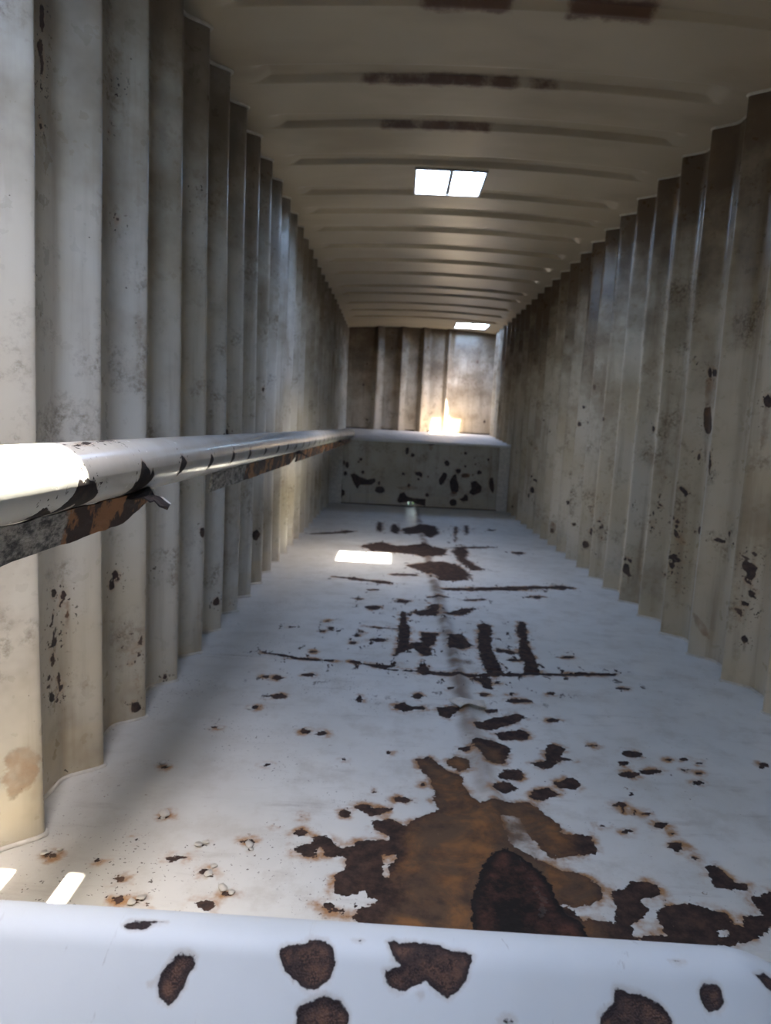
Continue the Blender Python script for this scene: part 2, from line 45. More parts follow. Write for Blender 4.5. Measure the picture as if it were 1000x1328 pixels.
RIGHT_RUST={'A':[[4990,1418,4990,1405,4991,1390,4997,1385,5004,1396,5010,1409,5011,1426,5011,1444,5004,1448,4997,1445,4992,1431],[4939,1410,4941,1398,4947,1386,4965,1392,4979,1397,4995,1407,4989,1419,4989,1432,4974,1433,4959,1434,4945,1423],[4948,1173,4936,1127,4950,1105,4967,1101,4988,1104,5007,1148,5009,1194,5011,1238,4992,1239,4975,1246,4959,1208],[4164,1246,4163,1225,4173,1215,4185,1220,4196,1221,4203,1236,4205,1254,4198,1266,4191,1274,4180,1274,4173,1260],[5493,1437,5495,1431,5498,1426,5502,1427,5506,1428,5511,1433,5510,1440,5507,1445,5504,1449,5499,1451,5497,1443],[5391,1430,5393,1426,5397,1422,5406,1423,5413,1426,5422,1429,5420,1434,5418,1439,5409,1439,5400,1439,5395,1434],[5858,1127,5859,1118,5862,1112,5866,1105,5872,1112,5875,1122,5877,1132,5876,1143,5870,1146,5865,1144,5859,1138],[5003,984,5004,970,5008,959,5014,960,5020,962,5026,973,5025,990,5024,1003,5019,1013,5012,1010,5008,997],[5060,944,5060,938,5065,936,5068,935,5073,934,5076,939,5074,945,5073,949,5070,954,5066,952,5062,950],[5072,807,5071,800,5076,797,5082,795,5088,795,5092,801,5095,809,5091,816,5084,819,5077,820,5073,813],[5042,785,5044,777,5048,769,5056,770,5065,768,5067,778,5071,787,5068,797,5060,803,5052,798,5044,795],[4913,605,4924,594,4928,582,4943,578,4958,583,4966,592,4967,602,4964,612,4955,623,4938,619,4927,613],[4587,598,4591,591,4597,585,4608,584,4617,586,4620,590,4627,596,4620,602,4610,604,4600,606,4591,603],[4558,594,4558,589,4565,584,4573,584,4580,585,4585,587,4583,593,4584,599,4574,599,4567,602,4562,598],[4536,636,4539,629,4541,623,4544,616,4550,621,4552,629,4554,637,4551,642,4548,646,4544,646,4538,645],[4158,538,4161,526,4172,518,4183,514,4201,508,4210,522,4213,537,4204,551,4189,559,4174,554,4164,548],[4151,505,4154,493,4158,482,4167,473,4176,480,4180,494,4183,506,4183,523,4173,532,4162,530,4152,521],[4188,550,4191,542,4196,537,4202,534,4208,537,4210,543,4212,549,4210,556,4204,559,4199,558,4194,556],[4160,595,4158,589,4163,585,4168,582,4173,585,4176,590,4176,595,4174,600,4170,603,4165,604,4160,602],[4197,600,4200,595,4203,592,4207,591,4212,591,4214,595,4214,599,4213,603,4209,605,4205,605,4200,604],[4162,462,4165,455,4168,447,4175,448,4182,446,4183,455,4187,462,4184,469,4178,474,4171,473,4164,470],[4158,422,4158,412,4165,408,4170,405,4176,405,4181,412,4180,421,4180,432,4173,435,4167,435,4161,430],[4144,414,4147,404,4149,394,4153,391,4159,395,4162,405,4163,416,4162,426,4158,433,4153,432,4149,422],[4185,372,4185,366,4189,363,4192,362,4197,360,4197,367,4199,372,4197,376,4194,378,4190,379,4187,376],[4186,326,4185,315,4189,313,4193,309,4197,309,4200,318,4199,327,4199,335,4196,340,4192,344,4188,335],[4191,308,4191,302,4195,297,4201,297,4207,296,4211,300,4211,306,4208,312,4203,317,4196,318,4192,313],[4179,293,4178,288,4180,284,4184,284,4187,284,4189,288,4190,293,4189,298,4186,301,4182,302,4179,298],[4164,365,4164,357,4167,354,4170,350,4173,353,4174,360,4177,367,4175,372,4172,377,4169,377,4166,373],[4148,573,4150,568,4152,562,4157,562,4161,563,4165,567,4163,574,4163,579,4159,584,4155,580,4150,579],[4207,339,4207,334,4209,330,4213,328,4216,332,4219,334,4219,339,4218,344,4215,348,4211,347,4208,344],[4149,216,4148,207,4153,196,4164,192,4175,195,4179,204,4183,213,4177,223,4168,230,4157,231,4147,227],[5079,572,5078,559,5083,553,5089,550,5095,553,5098,563,5097,575,5099,589,5093,590,5087,590,5084,581],[5059,546,5056,534,5064,529,5071,527,5079,526,5082,538,5085,548,5081,557,5075,565,5067,562,5061,555],[5034,520,5035,513,5040,510,5045,508,5050,509,5055,513,5057,520,5055,528,5047,529,5041,529,5036,526],[5077,631,5078,624,5083,621,5087,617,5092,621,5095,626,5098,633,5093,637,5090,642,5084,643,5080,638],[5099,645,5102,640,5104,633,5111,635,5118,633,5121,639,5120,645,5119,650,5115,656,5108,655,5102,651],[5058,667,5062,662,5063,658,5067,656,5072,656,5076,662,5074,668,5074,675,5069,676,5065,675,5062,671],[5088,435,5089,428,5094,423,5100,422,5109,420,5111,428,5111,435,5110,442,5103,444,5096,445,5092,440],[5073,391,5070,380,5079,374,5088,371,5097,373,5103,381,5103,391,5098,399,5090,402,5083,402,5077,398],[5070,349,5072,342,5073,334,5079,333,5084,336,5087,342,5089,350,5086,356,5082,364,5076,361,5073,355],[5047,421,5044,410,5049,404,5054,404,5060,405,5062,415,5066,423,5064,433,5058,437,5052,432,5047,430],[5007,483,5027,467,5079,436,5136,405,5193,377,5263,343,5252,356,5234,371,5176,406,5093,449,5046,468],[5076,602,5078,598,5080,593,5085,591,5089,594,5093,597,5091,602,5091,608,5086,608,5081,611,5077,607],[5057,300,5058,294,5063,292,5066,290,5071,290,5075,294,5075,299,5071,302,5068,306,5064,306,5061,303],[5927,222,5926,203,5936,190,5949,186,5962,190,5976,202,5974,224,5969,245,5957,259,5943,245,5927,245],[5915,188,5916,181,5920,172,5932,168,5943,171,5949,178,5952,187,5944,194,5934,198,5925,199,5918,195],[5955,284,5951,276,5957,269,5966,270,5972,271,5976,277,5979,283,5974,290,5968,292,5960,296,5953,292],[5917,274,5916,268,5923,263,5930,259,5937,262,5942,267,5942,274,5940,281,5932,285,5924,285,5917,282],[7186,205,7184,187,7201,178,7216,169,7234,173,7242,189,7243,205,7237,222,7221,231,7206,225,7193,219],[7162,309,7163,296,7165,281,7172,281,7179,287,7182,299,7183,312,7184,328,7177,332,7170,332,7163,325],[7635,314,7639,306,7650,302,7661,295,7669,301,7678,305,7680,313,7671,319,7663,326,7651,325,7641,321],[8527,149,8523,131,8534,124,8544,116,8555,121,8560,137,8561,152,8557,166,8550,182,8537,177,8529,165],[8529,209,8530,200,8535,196,8541,195,8546,197,8552,202,8553,210,8551,220,8544,223,8537,224,8530,219],[8039,463,8042,452,8050,443,8062,441,8075,441,8081,452,8078,463,8079,477,8065,481,8052,482,8043,474],[7615,807,7616,800,7623,797,7629,796,7637,795,7640,802,7640,809,7640,817,7632,820,7624,820,7618,814],[7670,1158,7667,1147,7678,1143,7688,1137,7700,1141,7704,1152,7702,1161,7702,1172,7692,1179,7680,1176,7667,1171],[7652,1299,7650,1290,7658,1285,7667,1282,7675,1287,7680,1294,7683,1303,7679,1311,7671,1317,7660,1314,7653,1307],[7601,1173,7603,1166,7609,1162,7616,1162,7624,1162,7627,1169,7626,1175,7623,1181,7618,1185,7610,1186,7604,1181],[6831,1194,6830,1183,6837,1180,6844,1178,6852,1179,6857,1188,6857,1198,6856,1209,6848,1207,6841,1209,6833,1204],[7243,1443,7248,1432,7250,1419,7258,1419,7266,1422,7269,1437,7272,1450,7268,1462,7263,1472,7255,1463,7249,1455],[9827,436,9822,412,9838,404,9850,385,9863,405,9872,421,9883,445,9870,465,9858,481,9842,471,9831,456],[10220,344,10218,330,10230,326,10240,316,10252,321,10258,334,10256,346,10254,360,10244,368,10232,364,10225,355],[9822,557,9822,545,9832,540,9842,540,9851,543,9859,548,9856,557,9851,564,9845,571,9836,569,9827,565],[9861,589,9858,582,9870,575,9887,573,9903,572,9913,577,9918,584,9907,592,9892,598,9874,599,9858,597],[9792,542,9793,536,9796,528,9804,527,9810,533,9818,536,9817,544,9815,551,9807,555,9799,553,9794,548],[11148,129,11152,117,11163,109,11176,108,11187,110,11200,116,11197,128,11189,137,11180,148,11164,148,11158,137],[12406,579,12404,563,12413,555,12422,551,12433,555,12437,570,12441,584,12434,595,12426,601,12416,604,12409,593],[12440,467,12448,454,12450,437,12462,441,12471,445,12476,458,12478,471,12478,489,12466,491,12455,495,12445,485],[9827,896,9832,888,9835,880,9843,881,9849,883,9854,890,9854,898,9853,908,9846,912,9838,909,9833,904],[9834,828,9836,822,9839,816,9846,817,9854,817,9857,823,9861,830,9854,835,9849,841,9840,841,9833,836],[9418,1203,9416,1195,9421,1192,9425,1188,9430,1193,9433,1199,9433,1205,9432,1212,9427,1213,9422,1215,9418,1210],[8989,1085,8991,1080,8993,1076,8997,1074,9002,1076,9005,1081,9004,1087,9003,1093,9000,1098,8994,1097,8990,1092],[5387,285,5389,280,5394,273,5405,271,5413,272,5419,275,5423,280,5416,286,5408,290,5399,290,5391,290],[5079,1470,5078,1462,5081,1457,5086,1456,5091,1459,5092,1467,5093,1473,5092,1478,5089,1484,5084,1481,5081,1476],[5464,842,5464,837,5466,835,5469,834,5473,833,5474,839,5474,843,5474,848,5470,849,5467,851,5464,847],[5941,638,5942,632,5945,628,5949,628,5953,629,5955,634,5956,639,5955,645,5951,646,5947,648,5943,643],[4493,595,4493,591,4496,588,4501,585,4507,588,4510,590,4512,594,4510,597,4505,600,4498,602,4493,599],[4986,585,4986,581,4988,577,4992,577,4995,578,4997,582,4999,586,4998,591,4994,594,4990,593,4987,589],[4665,964,4663,933,4665,920,4667,907,4673,921,4678,949,4682,978,4684,1011,4681,1021,4675,1010,4670,990],[7172,330,7171,324,7174,319,7178,319,7181,321,7185,325,7185,331,7182,335,7179,337,7176,337,7174,334],[7172,291,7172,287,7174,284,7178,281,7182,283,7184,287,7183,292,7183,297,7179,298,7175,299,7172,296],[7181,319,7183,315,7184,310,7188,311,7191,313,7193,315,7195,320,7193,324,7189,326,7186,326,7183,323],[7168,430,7172,427,7173,424,7176,422,7180,424,7182,426,7183,431,7180,434,7178,438,7174,437,7172,434],[7201,503,7201,496,7205,493,7208,489,7212,492,7213,498,7213,504,7212,509,7210,514,7206,510,7203,509],[7179,545,7179,541,7180,537,7184,536,7187,538,7189,542,7190,546,7188,549,7185,551,7182,552,7180,548],[7169,264,7168,255,7170,249,7174,251,7177,253,7180,258,7181,266,7180,274,7177,280,7173,278,7170,271],[6804,204,6804,199,6807,196,6810,193,6813,195,6815,200,6816,205,6815,211,6812,213,6808,213,6805,210],[6833,396,6836,389,6836,380,6841,383,6845,381,6848,389,6849,398,6847,404,6843,407,6840,406,6837,402],[7202,478,7201,469,7204,462,7208,464,7211,468,7215,472,7213,480,7213,487,7211,492,7207,488,7204,484],[7177,512,7178,504,7180,497,7184,499,7188,498,7190,506,7190,514,7190,522,7186,524,7183,521,7179,520],[7191,308,7191,304,7193,300,7197,299,7200,301,7202,305,7204,309,7200,312,7198,316,7195,316,7192,313],[7209,515,7210,508,7212,501,7216,501,7219,505,7223,509,7221,516,7220,521,7218,525,7215,523,7211,521],[7180,472,7180,465,7183,459,7186,458,7190,461,7191,468,7193,474,7192,480,7188,481,7185,481,7182,478],[6808,615,6807,609,6810,604,6814,604,6818,606,6821,610,6820,616,6819,621,6815,621,6812,623,6808,620],[6785,434,6787,430,6790,427,6793,427,6797,426,6800,430,6799,434,6797,438,6794,439,6791,440,6788,438],[6775,640,6778,635,6779,629,6783,629,6785,632,6788,636,6790,643,6787,647,6785,651,6781,652,6779,645],[6807,434,6805,426,6808,420,6811,419,6815,424,6819,428,6817,435,6818,444,6814,446,6810,447,6807,441],[6761,321,6760,314,6763,309,6767,311,6771,310,6774,316,6773,322,6772,327,6769,329,6765,332,6763,326],[6753,373,6752,363,6755,360,6758,358,6762,357,6763,368,6766,377,6765,388,6761,389,6758,388,6753,384],[6758,307,6759,300,6760,292,6764,291,6767,297,6770,301,6770,308,6769,315,6766,317,6763,316,6760,314],[6761,402,6762,392,6765,389,6768,383,6772,387,6773,396,6773,404,6775,414,6770,414,6767,418,6763,412],[6786,462,6785,458,6788,456,6791,456,6794,457,6796,460,6798,463,6795,466,6792,467,6789,469,6787,466],[6798,448,6799,442,6801,438,6804,438,6808,439,6811,443,6810,449,6809,454,6806,457,6803,456,6800,453],[6760,324,6759,319,6764,318,6767,315,6770,317,6772,320,6773,325,6770,328,6768,329,6764,331,6760,329],[6769,322,6770,315,6772,310,6776,309,6780,311,6782,317,6782,323,6782,331,6778,333,6775,332,6771,329],[6799,561,6799,553,6800,545,6804,544,6807,550,6810,556,6812,565,6809,570,6807,576,6803,573,6801,568],[6757,497,6757,491,6758,486,6762,483,6766,485,6767,492,6768,498,6766,503,6764,508,6760,505,6757,502],[6791,388,6792,380,6793,371,6797,374,6801,373,6803,382,6805,391,6802,397,6800,405,6796,404,6793,396],[6794,425,6795,421,6797,418,6800,419,6804,418,6806,422,6807,425,6805,429,6802,430,6798,430,6795,429],[5474,547,5475,545,5476,542,5479,542,5481,543,5483,545,5483,547,5482,550,5480,550,5477,552,5475,550],[5502,645,5503,637,5505,632,5508,633,5510,635,5512,640,5514,648,5513,654,5510,658,5507,654,5505,651],[5466,674,5465,668,5468,667,5470,663,5473,665,5475,670,5475,676,5474,681,5472,682,5469,684,5466,680],[5483,578,5483,571,5485,567,5488,565,5491,568,5492,575,5493,580,5493,587,5490,586,5487,589,5485,584],[5513,543,5513,538,5514,532,5517,531,5520,534,5522,539,5522,545,5522,552,5519,556,5516,555,5514,549],[5513,632,5515,628,5516,625,5518,625,5521,626,5522,629,5523,633,5523,638,5520,639,5517,641,5515,636],[5469,675,5468,671,5470,668,5473,666,5475,669,5478,672,5477,676,5477,681,5474,681,5472,681,5468,680],[5517,526,5516,519,5517,512,5520,509,5523,515,5526,520,5525,529,5525,537,5522,537,5520,539,5518,533],[5485,685,5486,683,5488,681,5490,681,5493,681,5494,683,5494,685,5494,688,5491,690,5489,689,5486,688],[5509,608,5509,603,5510,596,5513,597,5516,597,5517,604,5517,610,5517,615,5515,621,5512,619,5509,614],[5450,527,5451,521,5452,514,5455,516,5458,516,5461,522,5461,530,5460,537,5457,539,5454,538,5453,532],[5489,729,5489,721,5491,716,5494,717,5496,718,5498,725,5500,732,5498,738,5496,741,5493,742,5490,737],[5489,665,5490,660,5492,656,5494,655,5496,656,5498,661,5500,667,5498,672,5496,673,5493,675,5490,671],[5522,577,5523,572,5525,568,5528,567,5531,570,5533,573,5534,579,5533,584,5530,585,5527,584,5525,582],[5084,390,5084,385,5087,383,5089,380,5092,381,5094,386,5093,391,5093,395,5091,397,5088,397,5085,395],[5088,601,5087,595,5090,592,5092,592,5095,594,5098,597,5096,602,5096,607,5094,611,5092,610,5090,605],[5074,427,5074,424,5076,421,5078,420,5081,421,5083,423,5084,427,5081,429,5079,430,5077,432,5075,429],[5055,300,5055,297,5057,294,5059,295,5062,295,5064,297,5064,300,5063,303,5061,306,5058,305,5055,304],[5079,413,5078,410,5080,407,5083,407,5085,408,5087,410,5088,414,5087,418,5084,420,5081,420,5079,417],[5410,591,5409,585,5411,579,5416,578,5420,581,5422,586,5425,592,5421,596,5418,597,5415,599,5410,597],[5024,469,5024,466,5026,464,5028,464,5031,464,5033,466,5033,469,5031,471,5029,472,5027,471,5025,471],[5098,402,5099,398,5102,396,5104,393,5107,395,5109,398,5110,402,5108,405,5106,407,5103,406,5100,405],[5101,464,5101,461,5103,459,5105,455,5109,456,5110,461,5112,465,5110,469,5107,470,5104,470,5101,469],[5024,341,5025,337,5026,333,5029,331,5031,335,5033,337,5034,341,5033,345,5030,345,5028,345,5025,345],[5005,287,5006,284,5008,282,5011,282,5013,281,5015,284,5014,286,5013,288,5011,289,5009,290,5007,289],[5036,256,5037,251,5039,247,5041,244,5044,247,5045,252,5047,257,5045,262,5043,265,5041,264,5038,261],[5063,556,5064,553,5067,551,5069,549,5072,550,5073,553,5073,556,5072,558,5070,559,5068,559,5065,559],[5021,415,5020,409,5021,403,5025,405,5027,407,5030,410,5030,416,5029,423,5026,422,5024,425,5021,420],[5043,558,5044,556,5046,554,5048,554,5050,554,5052,555,5053,558,5051,560,5049,561,5046,562,5045,560],[5071,613,5073,608,5074,605,5076,602,5078,606,5080,609,5081,614,5079,617,5077,619,5075,619,5073,617],[5020,292,5021,288,5022,284,5025,285,5028,285,5030,288,5031,292,5028,295,5027,299,5024,298,5022,296],[5412,627,5413,625,5417,623,5420,621,5424,622,5425,624,5427,626,5424,629,5421,630,5417,630,5413,630],[5382,554,5384,551,5389,548,5395,548,5400,548,5408,548,5407,552,5402,555,5398,558,5391,559,5387,556],[5044,625,5043,621,5046,619,5048,617,5051,618,5052,622,5053,626,5052,629,5049,631,5047,630,5045,628],[4120,329,4121,327,4122,324,4125,324,4127,324,4128,326,4128,328,4127,331,4125,332,4123,333,4121,331],[4178,344,4178,340,4180,337,4182,338,4184,337,4186,340,4186,344,4185,348,4183,349,4181,351,4179,348],[4147,521,4148,517,4149,515,4152,516,4153,516,4155,518,4154,521,4154,523,4153,525,4150,525,4149,523],[4153,544,4153,540,4153,536,4156,536,4157,538,4159,540,4159,544,4159,549,4157,549,4155,550,4153,549],[4188,538,4189,534,4190,530,4192,531,4193,533,4195,535,4196,539,4195,544,4193,544,4191,544,4190,542],[4196,492,4196,487,4197,484,4199,483,4201,485,4203,488,4203,492,4202,496,4201,497,4199,497,4197,495],[4133,333,4133,330,4134,328,4136,327,4139,327,4140,330,4140,333,4139,336,4137,338,4135,339,4134,336],[4157,519,4157,517,4158,515,4160,514,4162,514,4163,517,4163,520,4163,523,4161,524,4159,524,4158,522],[4183,364,4183,360,4183,355,4185,353,4188,357,4190,360,4190,365,4189,370,4187,370,4185,370,4183,369],[4189,568,4188,565,4189,560,4191,559,4193,562,4195,565,4195,569,4194,572,4193,574,4191,575,4189,571],[4138,328,4138,325,4138,321,4141,321,4142,322,4143,325,4144,328,4143,331,4142,332,4140,335,4138,332],[4145,532,4146,529,4147,526,4149,524,4151,526,4152,529,4152,533,4152,536,4150,538,4148,538,4147,536],[4210,580,4209,575,4210,571,4213,572,4214,574,4216,577,4216,581,4216,585,4215,588,4212,588,4211,584],[4166,407,4166,403,4168,401,4169,400,4172,400,4173,404,4174,408,4173,411,4171,414,4169,413,4167,410],[4136,404,4137,401,4138,399,4140,397,4142,398,4143,402,4143,404,4143,407,4141,410,4139,409,4138,407],[4188,488,4188,485,4190,483,4191,481,4193,482,4195,485,4195,489,4195,493,4193,493,4191,494,4188,492],[4186,472,4185,468,4187,464,4189,465,4191,466,4192,469,4193,473,4192,476,4190,477,4188,477,4187,475],[4183,505,4184,502,4185,501,4187,500,4189,500,4191,502,4191,505,4189,507,4188,509,4186,510,4184,508],[4165,496,4164,493,4166,491,4168,490,4170,491,4171,494,4172,497,4170,499,4169,501,4167,500,4165,500],[4135,431,4134,426,4136,424,4138,422,4139,426,4141,428,4142,432,4140,434,4139,436,4137,436,4135,435]],'B':[[5018,1391,5006,1233,4999,1113,4977,954,4965,955,4958,1114,4964,1233,4977,1389],[4982,1390,4955,1232,4942,1232,4939,1387],[4198,1219,4196,1116,4188,992,4180,993,4170,1117,4172,1220],[4170,201,4161,139,4156,141,4155,204],[4673,216,4647,202,4599,154,4583,99,4621,121,4653,161],[5950,182,5933,124,5927,125,5931,186],[7174,207,7188,186,7195,164,7215,165,7234,167,7246,185,7245,207,7236,224,7224,248,7205,232,7192,223],[8503,175,8510,144,8522,125,8537,104,8558,113,8562,152,8572,184,8561,211,8549,241,8529,228,8510,212]]}
